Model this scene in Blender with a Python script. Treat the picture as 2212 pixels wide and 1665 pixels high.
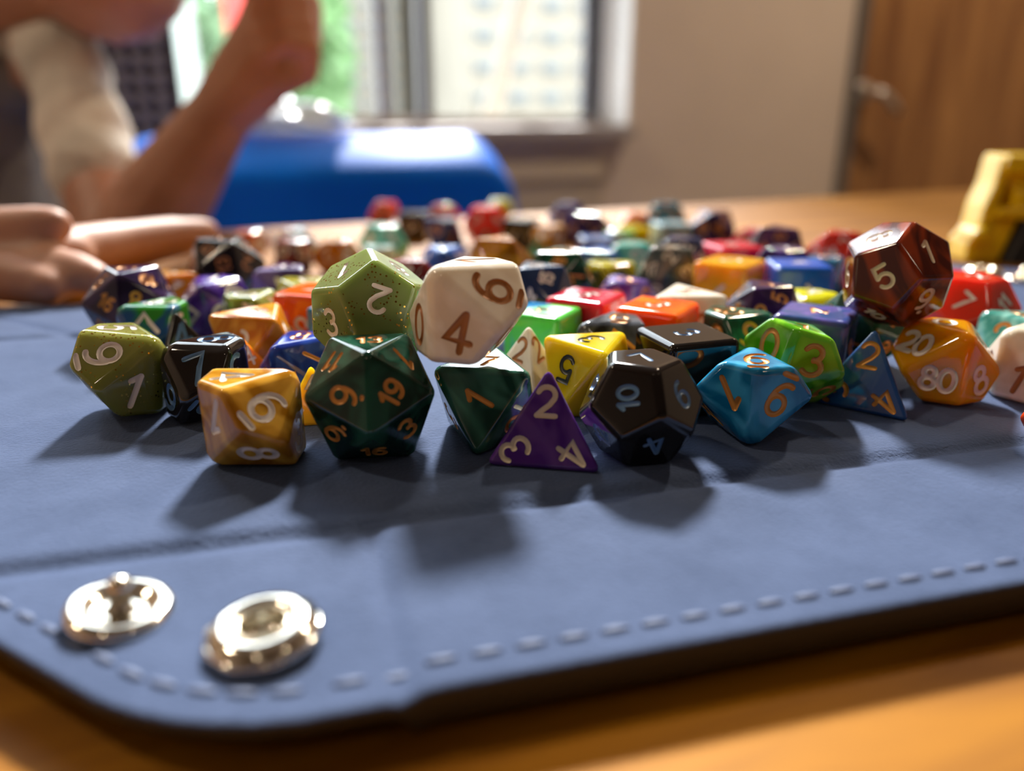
import bpy, bmesh, math, random, itertools
import numpy as np
from mathutils import Vector, Matrix, Quaternion

# ------------------------------------------------------------------ scene, camera, light
for o in list(bpy.data.objects): bpy.data.objects.remove(o)
SC = bpy.context.scene; COL = SC.collection
random.seed(7)
W, H, FPX, PITCH, CAMH = 2212, 1665, 1700.0, math.radians(19.2), 0.056
cam_d = bpy.data.cameras.new('camera'); cam = bpy.data.objects.new('camera', cam_d); COL.objects.link(cam)
cam.location = (0, 0, CAMH); cam.rotation_euler = (math.pi/2-PITCH, 0, 0)
cam_d.sensor_fit = 'HORIZONTAL'; cam_d.sensor_width = 36; cam_d.lens = 36*FPX/W
cam_d.clip_start = .005; cam_d.clip_end = 200
cam_d.dof.use_dof = True; cam_d.dof.focus_distance = .142; cam_d.dof.aperture_fstop = cam_d.lens/3.7
SC.camera = cam
SC.view_settings.view_transform = 'Standard'; SC.view_settings.look = 'None'
SC.view_settings.gamma = 1; SC.view_settings.use_curve_mapping = False
SC.view_settings.exposure = 0.0

wd = bpy.data.worlds.new('overcast_sky'); SC.world = wd; wd.use_nodes = True
wn = wd.node_tree; bg = wn.nodes['Background']
tc = wn.nodes.new('ShaderNodeTexCoord'); sx = wn.nodes.new('ShaderNodeSeparateXYZ'); rp = wn.nodes.new('ShaderNodeValToRGB')
wn.links.new(tc.outputs['Generated'], sx.inputs[0]); wn.links.new(sx.outputs['Z'], rp.inputs[0]); wn.links.new(rp.outputs[0], bg.inputs[0])
rp.color_ramp.elements[0].color = (.92, .96, .96, 1); rp.color_ramp.elements[1].color = (.72, .86, 1, 1)
bg.inputs[1].default_value = 8.0

sun_d = bpy.data.lights.new('sun', 'SUN'); sun = bpy.data.objects.new('sun', sun_d); COL.objects.link(sun)
sun_d.energy = 10.5; sun_d.angle = math.radians(7); sun_d.color = (1, .96, .9)
sun.rotation_euler = (math.radians(-(90-39)), 0, 0)      # comes from +Y, 39 degrees high
sun.location = (0, 3, 3)

RA = math.radians(20)                                     # the room stands 20 degrees askew of the camera
E1 = Vector((math.cos(RA), math.sin(RA), 0)); E2 = Vector((-math.sin(RA), math.cos(RA), 0))
def room(a, b, z): return E1*a + E2*b + Vector((0, 0, z))
ROOM = Matrix.Rotation(RA, 4, 'Z')
WIN = dict(a0=-.62, a1=.835, z0=.03, z1=1.72, b=1.75)

pt_d = bpy.data.lights.new('window_portal', 'AREA'); pt = bpy.data.objects.new('window_portal', pt_d); COL.objects.link(pt)
pt_d.shape = 'RECTANGLE'; pt_d.size = WIN['a1']-WIN['a0']+.16; pt_d.size_y = WIN['z1']-WIN['z0']
pt_d.cycles.is_portal = True
pt.matrix_world = Matrix.Translation(room((WIN['a0']+WIN['a1'])/2+.03, WIN['b']+.18, (WIN['z0']+WIN['z1'])/2)) @ ROOM @ Matrix.Rotation(math.radians(-90), 4, 'X')
LAMPS = [(-.7, -1.2, 2.2, 'round warm ceiling lamp over the far end of the table'), (1.2, -1.3, 2.2, 'round warm ceiling lamp above the open floor'), (1.75, .95, 30, 'added round warm ceiling lamp brightening the wall by the wooden door'), (-1.3, .9, 15, 'added round warm ceiling lamp brightening the wall behind the person')]  # the last two, near the back wall, are added to brighten it
for a, b, w_, _ in LAMPS:
    ld = bpy.data.lights.new('ceiling_lamp_light', 'AREA'); lo = bpy.data.objects.new('ceiling_lamp_light', ld); COL.objects.link(lo)
    ld.shape = 'DISK'; ld.size = .14; ld.energy = w_; ld.color = (1, .80, .58)
    lo.location = room(a, b, 1.90)

# ------------------------------------------------------------------ helpers
CP, SP = math.cos(PITCH), math.sin(PITCH)
def at(px, py, depth):
    x = (px-W/2)/FPX*depth; u = -(py-H/2)/FPX*depth
    return Vector((x, depth*CP+u*SP, CAMH-depth*SP+u*CP))
def on(px, py, z):
    d = at(px, py, 1)-Vector((0, 0, CAMH)); return Vector((0, 0, CAMH))+d*((z-CAMH)/d.z)
def lin(h):
    if not isinstance(h, str): return tuple(h)+(1,)
    return tuple(((c/12.92) if c <= .04045 else ((c+.055)/1.055)**2.4) for c in (int(h[i:i+2], 16)/255 for i in (0, 2, 4)))+(1,)
def mesh(name, verts, faces, smooth=False):
    m = bpy.data.meshes.new(name); m.from_pydata([tuple(v) for v in verts], [], faces); m.update()
    if smooth: m.polygons.foreach_set('use_smooth', [True]*len(m.polygons))
    return m
def obj(name, me, mat=None, parent=None, loc=None, mw=None):
    o = bpy.data.objects.new(name, me); COL.objects.link(o)
    if mat and me is not None and not me.materials: me.materials.append(mat)
    if parent: o.parent = parent
    if mw is not None: o.matrix_world = mw
    if loc is not None: o.location = loc
    return o
def tag(o, label, cat, group=None, kind=None):
    o['label'] = label
    if cat: o['category'] = cat
    if group: o['group'] = group
    if kind: o['kind'] = kind
    return o
def empty(name, label, cat, loc=(0, 0, 0), group=None, rot=None):
    o = bpy.data.objects.new(name, None); COL.objects.link(o); o.location = loc; o.empty_display_size = .01
    if rot is not None: o.rotation_euler = rot
    tag(o, label, cat, group); return o
def struct(o): o['kind'] = 'structure'; return o
def bm_mesh(bm, name, smooth=False):
    m = bpy.data.meshes.new(name); bm.normal_update(); bm.to_mesh(m); bm.free()
    if smooth: m.polygons.foreach_set('use_smooth', [True]*len(m.polygons))
    return m
def box(name, x0, x1, y0, y1, z0, z1, bev=0, seg=2):
    bm = bmesh.new(); bmesh.ops.create_cube(bm, size=1)
    for v in bm.verts: v.co = ((x0+x1)/2+v.co.x*(x1-x0), (y0+y1)/2+v.co.y*(y1-y0), (z0+z1)/2+v.co.z*(z1-z0))
    if bev: bmesh.ops.bevel(bm, geom=bm.edges[:], offset=bev, segments=seg, profile=.5, affect='EDGES')
    return bm_mesh(bm, name)
def lathe(name, prof, n=48):
    V = []; F = []
    for k in range(n):
        a = 2*math.pi*k/n
        for r, z in prof: V.append((r*math.cos(a), r*math.sin(a), z))
    m = len(prof)
    for k in range(n):
        for i in range(m-1): F.append((k*m+i, ((k+1) % n)*m+i, ((k+1) % n)*m+i+1, k*m+i+1))
    return mesh(name, V, F, True)
def tube(pts, r, n=8, closed=False, name='tube'):
    P = [Vector(p) for p in pts]; R = r if isinstance(r, (list, tuple)) else [r]*len(P)
    V = []; F = []; prev = None; m = len(P)
    for i, p in enumerate(P):
        if closed: t = P[(i+1) % m]-P[i-1]
        else: t = P[min(i+1, m-1)]-P[max(i-1, 0)]
        t.normalize()
        if prev is None:
            a = t.orthogonal().normalized()
        else:
            a = (prev-t*prev.dot(t)).normalized()
        prev = a; b = t.cross(a)
        for k in range(n):
            c = 2*math.pi*k/n; V.append(p+(a*math.cos(c)+b*math.sin(c))*R[i])
    for i in range(m if closed else m-1):
        j = (i+1) % m
        for k in range(n): F.append((i*n+k, i*n+(k+1) % n, j*n+(k+1) % n, j*n+k))
    if not closed:
        F.append(tuple(range(n))[::-1]); F.append(tuple((m-1)*n+k for k in range(n)))
    return mesh(name, V, F, True)

# ------------------------------------------------------------------ materials
def new_mat(name):
    m = bpy.data.materials.new(name); m.use_nodes = True; nt = m.node_tree
    return m, nt, nt.nodes['Principled BSDF']
def plain(name, col, rough=.5, metal=0, noise=None, bump=None, spec=.5, sheen=0, coat=0, trans=0):
    m, nt, p = new_mat(name)
    c = lin(col); p.inputs['Base Color'].default_value = c
    p.inputs['Roughness'].default_value = rough; p.inputs['Metallic'].default_value = metal
    p.inputs['Specular IOR Level'].default_value = spec; p.inputs['Sheen Weight'].default_value = sheen
    p.inputs['Coat Weight'].default_value = coat; p.inputs['Transmission Weight'].default_value = trans
    t = nt.nodes.new('ShaderNodeTexCoord')
    if noise:
        sc, amt = noise; n = nt.nodes.new('ShaderNodeTexNoise'); n.inputs['Scale'].default_value = sc; n.inputs['Detail'].default_value = 5
        nt.links.new(t.outputs['Object'], n.inputs['Vector'])
        r = nt.nodes.new('ShaderNodeValToRGB'); nt.links.new(n.outputs['Fac'], r.inputs[0])
        r.color_ramp.elements[0].position = .3; r.color_ramp.elements[1].position = .7
        r.color_ramp.elements[0].color = tuple(x*(1-amt) for x in c[:3])+(1,); r.color_ramp.elements[1].color = tuple(min(1, x*(1+amt)) for x in c[:3])+(1,)
        nt.links.new(r.outputs[0], p.inputs['Base Color'])
    if bump:
        sc, dist = bump; n = nt.nodes.new('ShaderNodeTexNoise'); n.inputs['Scale'].default_value = sc; n.inputs['Detail'].default_value = 6
        nt.links.new(t.outputs['Object'], n.inputs['Vector'])
        b = nt.nodes.new('ShaderNodeBump'); b.inputs['Distance'].default_value = dist; b.inputs['Strength'].default_value = 1
        nt.links.new(n.outputs['Fac'], b.inputs['Height']); nt.links.new(b.outputs[0], p.inputs['Normal'])
    return m
def wood(name, c0, c1, scale, rough=.35, axis=(1, 12, 12), rot=0, coat=0):
    m, nt, p = new_mat(name); L = nt.links
    t = nt.nodes.new('ShaderNodeTexCoord'); mp = nt.nodes.new('ShaderNodeMapping')
    mp.inputs['Scale'].default_value = tuple(scale*a for a in axis); mp.inputs['Rotation'].default_value = (0, 0, rot)
    L.new(t.outputs['Object'], mp.inputs[0])
    n = nt.nodes.new('ShaderNodeTexNoise'); n.inputs['Scale'].default_value = 1; n.inputs['Detail'].default_value = 7; n.inputs['Distortion'].default_value = .8
    L.new(mp.outputs[0], n.inputs['Vector'])
    r = nt.nodes.new('ShaderNodeValToRGB'); r.color_ramp.elements[0].position = .32; r.color_ramp.elements[1].position = .68
    r.color_ramp.elements[0].color = lin(c0); r.color_ramp.elements[1].color = lin(c1)
    L.new(n.outputs['Fac'], r.inputs[0]); L.new(r.outputs[0], p.inputs['Base Color'])
    p.inputs['Roughness'].default_value = rough; p.inputs['Coat Weight'].default_value = coat; p.inputs['Specular IOR Level'].default_value = .2
    return m
_dm = {}
def die_mat(style, c1, c2, seed):
    m, nt, p = new_mat('resin'); L = nt.links
    a, b = lin(c1), lin(c2)
    t = nt.nodes.new('ShaderNodeTexCoord'); mp = nt.nodes.new('ShaderNodeMapping'); mp.inputs['Location'].default_value = (seed*.37, seed*.11, seed*.73)
    L.new(t.outputs['Object'], mp.inputs[0])
    n = nt.nodes.new('ShaderNodeTexNoise'); L.new(mp.outputs[0], n.inputs['Vector'])
    n.inputs['Scale'].default_value = {'pearl': 70, 'pearl2': 50, 'solid': 60, 'clear': 70, 'glitter': 80}[style]
    n.inputs['Detail'].default_value = 1.6; n.inputs['Distortion'].default_value = {'pearl': 3.0, 'pearl2': 1.2}.get(style, .6)
    r = nt.nodes.new('ShaderNodeValToRGB'); L.new(n.outputs['Fac'], r.inputs[0])
    e = r.color_ramp.elements; e[0].color = a; e[1].color = b
    e[0].position, e[1].position = {'pearl': (.41, .64), 'pearl2': (.46, .54), 'solid': (.3, .7), 'clear': (.35, .7), 'glitter': (.35, .7)}[style]
    out = r.outputs[0]
    if style == 'glitter':
        v = nt.nodes.new('ShaderNodeTexVoronoi'); v.inputs['Scale'].default_value = 1300; L.new(mp.outputs[0], v.inputs['Vector'])
        ml = nt.nodes.new('ShaderNodeMath'); ml.operation = 'LESS_THAN'; ml.inputs[1].default_value = .25; L.new(v.outputs['Distance'], ml.inputs[0])
        n2 = nt.nodes.new('ShaderNodeTexNoise'); n2.inputs['Scale'].default_value = 200; L.new(mp.outputs[0], n2.inputs['Vector'])
        g2 = nt.nodes.new('ShaderNodeMath'); g2.operation = 'GREATER_THAN'; g2.inputs[1].default_value = .5; L.new(n2.outputs['Fac'], g2.inputs[0])
        mm = nt.nodes.new('ShaderNodeMath'); mm.operation = 'MULTIPLY'; L.new(ml.outputs[0], mm.inputs[0]); L.new(g2.outputs[0], mm.inputs[1])
        mx = nt.nodes.new('ShaderNodeMix'); mx.data_type = 'RGBA'; L.new(mm.outputs[0], mx.inputs[0]); L.new(out, mx.inputs[6]); mx.inputs[7].default_value = (.95, .62, .12, 1)
        out = mx.outputs[2]; L.new(mm.outputs[0], p.inputs['Metallic'])
    L.new(out, p.inputs['Base Color'])
    p.inputs['Roughness'].default_value = .06; p.inputs['IOR'].default_value = 1.53
    sub = {'pearl': .25, 'pearl2': .2, 'solid': 0, 'clear': .9, 'glitter': .8}[style]
    if sub:
        p.inputs['Subsurface Weight'].default_value = sub
        mx_ = max(b[:3]); p.inputs['Subsurface Radius'].default_value = tuple(.25+.75*x/mx_ for x in b[:3])
        p.inputs['Subsurface Scale'].default_value = {'clear': .006, 'glitter': .006}.get(style, .0025)
    return m
PAINT = {'gold': plain('gold_paint', (.62, .27, .05), .38, .25), 'white': plain('white_paint', (.78, .72, .68), .4), 'blue': plain('blue_paint', (.10, .22, .40), .35),
         'black': plain('black_paint', (.012, .011, .01), .35), 'cream': plain('cream_paint', (.72, .62, .47), .42), 'bronze': plain('bronze_paint', (.42, .17, .05), .4, .15)}

# ------------------------------------------------------------------ the room
M_wall = plain('wall_paint', (.68, .57, .48), .8, noise=(6, .03))
M_white = plain('white_frame_paint', (.72, .74, .72), .4)
M_dark = plain('dark_window_metal', (.06, .05, .065), .4)
M_sill = plain('stone_sill', (.42, .38, .37), .5, noise=(40, .06))
M_ceil = plain('ceiling_paint', (.42, .38, .34), .9)
M_floor = plain('floor_vinyl', (.22, .19, .16), .5, noise=(8, .12))
AX0, AX1, BX0, BX1, Z0, Z1 = -2.3, 3.0, -2.4, 1.75, -.76, 1.95
def rb(name, a0, a1, b0, b1, z0, z1, mat, parent=None, bev=0):
    o = obj(name, box(name, a0, a1, b0, b1, z0, z1, bev), mat)
    o.matrix_world = ROOM.copy()
    if parent: o.parent = parent; o.matrix_parent_inverse = parent.matrix_world.inverted()
    return o
struct(rb('floor', AX0-.2, AX1+.2, BX0-.2, BX1+.2, Z0-.1, Z0, M_floor))
struct(rb('ceiling', AX0-.2, AX1+.2, BX0-.2, BX1+.2, Z1, Z1+.1, M_ceil))
struct(rb('wall_left', AX0-.15, AX0, BX0, BX1, Z0, Z1, M_wall))
struct(rb('wall_right', AX1, AX1+.15, BX0, BX1, Z0, Z1, M_wall))
struct(rb('wall_front', AX0-.15, AX1+.15, BX0-.15, BX0, Z0, Z1, plain('dark_panel_wall', (.13, .105, .09), .8, noise=(5, .1))))
# back wall built around the window and the door openings, one mesh
DOOR = (1.56, 2.50, Z0, 1.30)
bm = bmesh.new()
def addbox(bm, x0, x1, y0, y1, z0, z1):
    r = bmesh.ops.create_cube(bm, size=1)
    for v in r['verts']: v.co = ((x0+x1)/2+v.co.x*(x1-x0), (y0+y1)/2+v.co.y*(y1-y0), (z0+z1)/2+v.co.z*(z1-z0))
wa0, wa1, wz0, wz1 = WIN['a0']-.09, WIN['a1']+.09, WIN['z0']-.02, WIN['z1']+.08
B0, B1 = BX1, BX1+.16
addbox(bm, AX0-.15, wa0, B0, B1, Z0, Z1); addbox(bm, wa0, wa1, B0, B1, Z0, wz0); addbox(bm, wa0, wa1, B0, B1, wz1, Z1)
addbox(bm, wa1, DOOR[0], B0, B1, Z0, Z1); addbox(bm, DOOR[0], DOOR[1], B0, B1, DOOR[3], Z1); addbox(bm, DOOR[1], AX1+.15, B0, B1, Z0, Z1)
wb = obj('wall_back', bm_mesh(bm, 'wall_back'), M_wall); wb.matrix_world = ROOM.copy(); struct(wb)
# window
w1 = rb('window_1', WIN['a0']-.09, WIN['a1']+.09, B0+.02, B0+.12, WIN['z1'], WIN['z1']+.08, M_white); struct(w1)
w1['label'] = 'wide bright window with white frame and dark bars'
bm = bmesh.new(); jp = [(.922, B0+.15), (.922, B0-.004), (.930, B0-.004), (.934, B0+.16), (.922, B0+.16)]
lo_ = [bm.verts.new((x, y, WIN['z0']-.004)) for x, y in jp]; hi_ = [bm.verts.new((x, y, WIN['z1'])) for x, y in jp]
bm.faces.new(lo_[::-1]); bm.faces.new(hi_)
for k in range(5): bm.faces.new((lo_[k], lo_[(k+1) % 5], hi_[(k+1) % 5], hi_[k]))
bmesh.ops.recalc_face_normals(bm, faces=bm.faces[:])
jb = obj('reveal', bm_mesh(bm, 'reveal'), plain('reveal_white', (.95, .96, .94), .5)); jb.matrix_world = ROOM.copy(); jb.parent = w1; jb.matrix_parent_inverse = w1.matrix_world.inverted(); jb['label'] = 'bright white window reveal'
rb('jamb', WIN['a0']-.09, WIN['a0'], B0-.012, B0+.12, WIN['z0'], WIN['z1'], M_white, w1, .004)
rb('dark_bar', .874, .914, B0+.13, B0+.16, WIN['z0'], WIN['z1'], M_dark, w1)
rb('mullion', .4615, .489, B0+.13, B0+.16, WIN['z0'], WIN['z1'], M_dark, w1)
rb('mullion', .364, .393, B0+.13, B0+.16, WIN['z0'], WIN['z1'], plain('grey_window_metal', (.25, .24, .28), .5), w1)
rb('mullion', -.131, -.098, B0+.13, B0+.16, WIN['z0'], WIN['z1'], M_dark, w1)
rb('bottom_rail', WIN['a0'], .92, B0+.12, B0+.16, WIN['z0']-.01, WIN['z0']+.015, M_sill, w1)
M_glass, nt, p = new_mat('window_glass')
tr = nt.nodes.new('ShaderNodeBsdfTransparent'); gl = nt.nodes.new('ShaderNodeBsdfGlossy'); gl.inputs['Roughness'].default_value = .02
fr = nt.nodes.new('ShaderNodeFresnel'); fr.inputs[0].default_value = 1.3; mx = nt.nodes.new('ShaderNodeMixShader')
nt.links.new(fr.outputs[0], mx.inputs[0]); nt.links.new(tr.outputs[0], mx.inputs[1]); nt.links.new(gl.outputs[0], mx.inputs[2])
nt.links.new(mx.outputs[0], nt.nodes['Material Output'].inputs[0])
for a0, a1 in ((WIN['a0'], -.115), (-.115, .378), (.378, .475), (.475, .875)):
    rb('pane', a0+.001, a1-.001, B0+.146, B0+.150, WIN['z0'], WIN['z1'], M_glass, w1)
t1 = struct(rb('trim_1', WIN['a0']-.12, WIN['a1']+.095, B0-.05, B0+.15, WIN['z0']-.032, WIN['z0']-.005, M_sill, None, .004)); t1['label'] = 'grey window sill ledge'
# heater cover panel below the sill
hp = struct(rb('trim_2', -.9, .86, B0-.02, B0, -.70, -.05, plain('heater_panel', (.50, .42, .33), .6), None, .003)); hp['label'] = 'beige panel below the window'
rb('panel_edge', -.9, .86, B0-.028, B0-.02, -.095, -.05, plain('heater_edge', (.56, .47, .36), .5), hp, .002)
# door
dr = struct(rb('door_1', DOOR[0]+.03, DOOR[1]-.03, B0+.035, B0+.08, Z0, DOOR[3]-.03, wood('door_wood', '7d5230', 'b0804e', 3, .32, (7, 7, .7), coat=.4))); dr['label'] = 'brown wooden door with metal lever handle'
M_grey = plain('door_frame_paint', (.13, .12, .11), .5)
rb('door_frame', DOOR[0], DOOR[0]+.03, B0-.012, B0+.1, Z0, DOOR[3], M_grey, dr); rb('door_frame', DOOR[1]-.03, DOOR[1], B0-.012, B0+.1, Z0, DOOR[3], M_grey, dr)
rb('door_frame', DOOR[0], DOOR[1], B0-.012, B0+.1, DOOR[3]-.03, DOOR[3], M_grey, dr)
M_steel = plain('brushed_steel', (.62, .58, .54), .3, 1)
hx, hz = DOOR[0]+.085, .105
ros = obj('rose_plate', lathe('rose_plate', [(0, 0), (.026, 0), (.026, .006), (.022, .009), (0, .009)], 32), M_steel, dr)
ros.matrix_world = ROOM @ Matrix.Translation((hx, B0+.035, hz)) @ Matrix.Rotation(math.pi/2, 4, 'X')
hd = obj('lever_handle', tube([(0, 0, 0), (0, -.045, 0), (.004, -.056, -.002), (.02, -.06, -.008), (.05, -.06, -.03), (.075, -.058, -.05)], [.010, .010, .011, .012, .012, .010], 12), M_steel, dr)
hd.matrix_world = ROOM @ Matrix.Translation((hx, B0+.035, hz))
struct(rb('baseboard_back', .93, DOOR[0], B0-.012, B0, Z0, Z0+.1, plain('baseboard_paint', (.4, .34, .28), .5)))
# ceiling lamps
M_lamp, nt, p = new_mat('lamp_diffuser'); p.inputs['Emission Color'].default_value = (1, .74, .46, 1); p.inputs['Emission Strength'].default_value = 6
for a, b, _, lb in LAMPS:
    c = empty('ceiling_lamp', lb, 'lamp', room(a, b, Z1), 'ceiling lamps')
    obj('lamp_canopy', lathe('lamp_canopy', [(0, 0), (.15, 0), (.15, -.03), (.145, -.035), (.135, -.03), (0, -.03)], 40), M_white, c)

# ------------------------------------------------------------------ outside
M_beige = plain('facade_beige', (.24, .215, .17), .9, noise=(1.2, .06)); M_fwin = plain('facade_window_glass', (.09, .11, .115), .25)
M_fsill = plain('facade_ledge', (.27, .24, .20), .8)
def building(label, a0, a1, b0, b1, z1, cols, rows, zs, fz, ww, wh):
    ac, bc = (a0+a1)/2, (b0+b1)/2
    r = empty('apartment_building', label, 'building', room(ac, bc, -3), 'buildings across the street', (0, 0, RA))
    def bxl(n, x0, x1, y0, y1, q0, q1): return box(n, x0-ac, x1-ac, y0-bc, y1-bc, q0+3, q1+3)
    obj('wall', bxl('wall', a0, a1, b0, b1, -3, z1), M_beige, r); obj('roof_edge', bxl('roof_edge', a0-.2, a1+.2, b0-.2, b1+.2, z1, z1+.3), M_fsill, r)
    for i in range(cols):
        for j in range(rows):
            x = a0+(i+.5)*(a1-a0)/cols; z = zs+j*fz
            f = obj('window', bxl('window', x-ww/2-.03, x+ww/2+.03, b0-.06, b0+.1, z-wh/2-.03, z+wh/2+.03), M_fsill, r)
            obj('pane', bxl('pane', x-ww/2, x+ww/2, b0-.09, b0-.05, z-wh/2, z+wh/2), M_fwin, f)
    return r
bpy.context.view_layer.update()
building('beige apartment block with rows of dark windows, right half of the window view', 4.25, 7.4, 14, 20, 2.7, 5, 9, -1.7, .5, .34, .17)
building('pale cream apartment block behind the mullions with narrow windows', 2.3, 3.75, 17, 22, 3.2, 4, 13, -1.6, .36, .2, .14)
g = obj('ground', box('ground', -30, 40, 2.2, 60, -3.3, -3), plain('street_paving', (.16, .16, .155), .9, noise=(2, .1))); g.matrix_world = ROOM.copy(); struct(g); g['label'] = 'pale street ground outside the window'
def leaf_tree(label, loc, r, n, mat, trunk):
    t = empty('tree', label, 'tree', loc, 'trees outside the window')
    V = []; F = []
    for k in range(n):
        d = Vector((random.gauss(0, 1), random.gauss(0, 1), random.gauss(0, 1))).normalized()*(random.random()**.4)
        c = Vector((d.x*r[0], d.y*r[1], d.z*r[2]+trunk+r[2]*.9)); s = random.uniform(.07, .16)
        u = Vector((random.gauss(0, 1), random.gauss(0, 1), random.gauss(0, 1))).normalized(); w = u.orthogonal().normalized()
        i = len(V); V += [c-u*s, c-w*s*.45, c+u*s, c+w*s*.45]; F.append((i, i+1, i+2, i+3))
    o = obj('foliage', mesh('foliage', V, F), mat, t); o['kind'] = 'stuff'
    obj('trunk', tube([(0, 0, 0), (.05, 0, trunk*.5), (0, .05, trunk+r[2]*.8)], [.14, .11, .05], 8), M_bark, t)
M_bark = plain('bark', (.12, .09, .07), .9); M_leaf = plain('leaf_green', (.12, .23, .08), .6, noise=(3, .3)); M_leaf2 = plain('leaf_green_pale', (.16, .26, .14), .6, noise=(3, .3))
leaf_tree('bright green leafy tree outside, beside the raised hand', room(1.2, 9.5, -3), (.38, .4, 1.4), 900, M_leaf, 2.2)
leaf_tree('pale green leafy tree outside, behind the person', room(-.12, 8.5, -3), (.55, .7, 1.7), 1500, M_leaf2, 1.8)
pole = obj('lamp_post', tube([room(-.14, 6.5, -3), room(-.14, 6.5, 3)], .11, 12), plain('pole_paint', (.30, .34, .31), .5)); tag(pole, 'thick pale post outside the window behind the person', 'post')
st = obj('slanted_strut', tube([room(.72, 2.25, -.06), room(.90, 2.25, .52), room(1.2, 2.25, 1.6)], .027, 10), plain('strut_paint', (.36, .34, .29), .5)); tag(st, 'pale slanted strut just outside the right window pane', 'strut')
rs = empty('street_sign', 'red square sign on a post outside the window', 'sign', room(.36, 7.0, -3))
obj('sign_board', box('sign_board', -.17, .17, -.02, .02, 3.58, 4.25, .02), plain('sign_red', (.62, .06, .05), .5), rs); obj('sign_post', box('sign_post', -.03, .03, .02, .07, 0, 4.25), M_steel, rs)

# ------------------------------------------------------------------ table
TZ = -.0068; TA = math.radians(24)
M_table = wood('golden_oak', '794805', 'ad7412', 9, .6, (1.0, 9, 9), 0, 0)
tb = empty('table', 'long table with golden oak top under the dice', 'table', Matrix.Rotation(TA, 3, 'Z') @ Vector((.3, -.1, Z0))); tb.rotation_euler = (0, 0, TA)
bpy.context.view_layer.update()
def tpart(n, a0, a1, b0, b1, z0, z1, mat, bev=.002):
    o = obj(n, box(n, a0-.3, a1-.3, b0+.1, b1+.1, z0-Z0, z1-Z0, bev), mat, tb); return o
tpart('table_top', -1.1, 1.7, -.58, .473, TZ-.03, TZ, M_table)
for a in (-1.0, 1.6):
    for b in (-.50, .40): tpart('leg', a-.03, a+.03, b-.03, b+.03, Z0, TZ-.03, M_dark)
tpart('apron', -1.0, 1.6, .37, .39, TZ-.10, TZ-.03, M_table); tpart('apron', -1.0, 1.6, -.47, -.45, TZ-.10, TZ-.03, M_table)

# ------------------------------------------------------------------ mat
MA = math.radians(15); MU = Vector((math.cos(MA), math.sin(MA), 0)); MV = Vector((-math.sin(MA), math.cos(MA), 0))
U0, U1, V0_, V1_ = -.130, .300, .0662, .264
FU0, FU1, FV0, FV1 = .0062, .262, .1028, .226           # fold lines
# chamfered outline: outward normals and limits in mat axes
K7 = .70711
CUT = [((-K7, -K7), -.0358), ((-.9239, -.3827), .0485), ((K7, K7), .3493), ((-K7, K7), .2546), ((K7, -K7), .1414)]
def round_corner(a0, l0, a1, l1, r, n=6):
    A_ = [(math.cos(math.radians(a)), math.sin(math.radians(a))) for a in (a0, a1)]
    c = np.linalg.solve(np.array(A_), np.array([l0-r, l1-r]))
    for k in range(1, n):
        a = math.radians(a0+(a1-a0)*k/n); q = (math.cos(a), math.sin(a)); CUT.append((q, q[0]*c[0]+q[1]*c[1]+r))
round_corner(-90, -.0662, -135, -.0358, .034); round_corner(90, .264, 45, .3493, .03); round_corner(45, .3493, 0, .300, .03)
M_suede, nt, p = new_mat('navy_suede')
p.inputs['Roughness'].default_value = .85; p.inputs['Specular IOR Level'].default_value = .15
p.inputs['Sheen Weight'].default_value = .35; p.inputs['Sheen Roughness'].default_value = .5; p.inputs['Sheen Tint'].default_value = (.35, .5, .95, 1)
t = nt.nodes.new('ShaderNodeTexCoord'); n1 = nt.nodes.new('ShaderNodeTexNoise'); n1.inputs['Scale'].default_value = 70; n1.inputs['Detail'].default_value = 8; n1.inputs['Roughness'].default_value = .68
n2 = nt.nodes.new('ShaderNodeTexNoise'); n2.inputs['Scale'].default_value = 1500; n2.inputs['Detail'].default_value = 3
nt.links.new(t.outputs['Object'], n1.inputs['Vector']); nt.links.new(t.outputs['Object'], n2.inputs['Vector'])
r1 = nt.nodes.new('ShaderNodeValToRGB'); nt.links.new(n1.outputs['Fac'], r1.inputs[0])
r1.color_ramp.elements[0].position = .3; r1.color_ramp.elements[1].position = .7
r1.color_ramp.elements[0].color = (.040, .061, .122, 1); r1.color_ramp.elements[1].color = (.068, .098, .185, 1)
nt.links.new(r1.outputs[0], p.inputs['Base Color'])
bu = nt.nodes.new('ShaderNodeBump'); bu.inputs['Distance'].default_value = .00022; nt.links.new(n2.outputs['Fac'], bu.inputs['Height']); nt.links.new(bu.outputs[0], p.inputs['Normal'])
M_edge = plain('navy_mat_side', (.018, .018, .032), .7)
mat_o = empty('dice_mat', 'navy blue suede snap mat lying open under the heap of dice', 'mat'); mat_o.rotation_euler = (0, 0, MA)
def smooth(x): x = max(0, min(1, x)); return x*x*(3-2*x)
def mat_top(u, v):
    z = 0
    z -= .0012*math.exp(-((v-FV0)/.0016)**2) + .0010*math.exp(-((v-FV1)/.0016)**2) + .0010*math.exp(-((u-FU1)/.0016)**2)
    z -= .0011*math.exp(-((u-FU0)/.0018)**2)*smooth((FV0+.002-v)/.004)
    cu = smooth((FU0-.0005-u)/.003); cv = smooth((FV0+.001-v)/.004)
    z -= .0006*cu*cv
    if u < -.03: z -= .0010*math.exp(-((u+v-.1655)/1.414/.0017)**2)*smooth((-.03-u)/.01)
    z += .00035*math.sin(u*37+1)*math.sin(v*41+.4)*smooth((FV0-v)/.01)
    return z-.00002
NU, NV = 430, 198
bm = bmesh.new(); gv = []
for j in range(NV+1):
    for i in range(NU+1): gv.append(bm.verts.new((U0+(U1-U0)*i/NU, V0_+(V1_-V0_)*j/NV, 0)))
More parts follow.
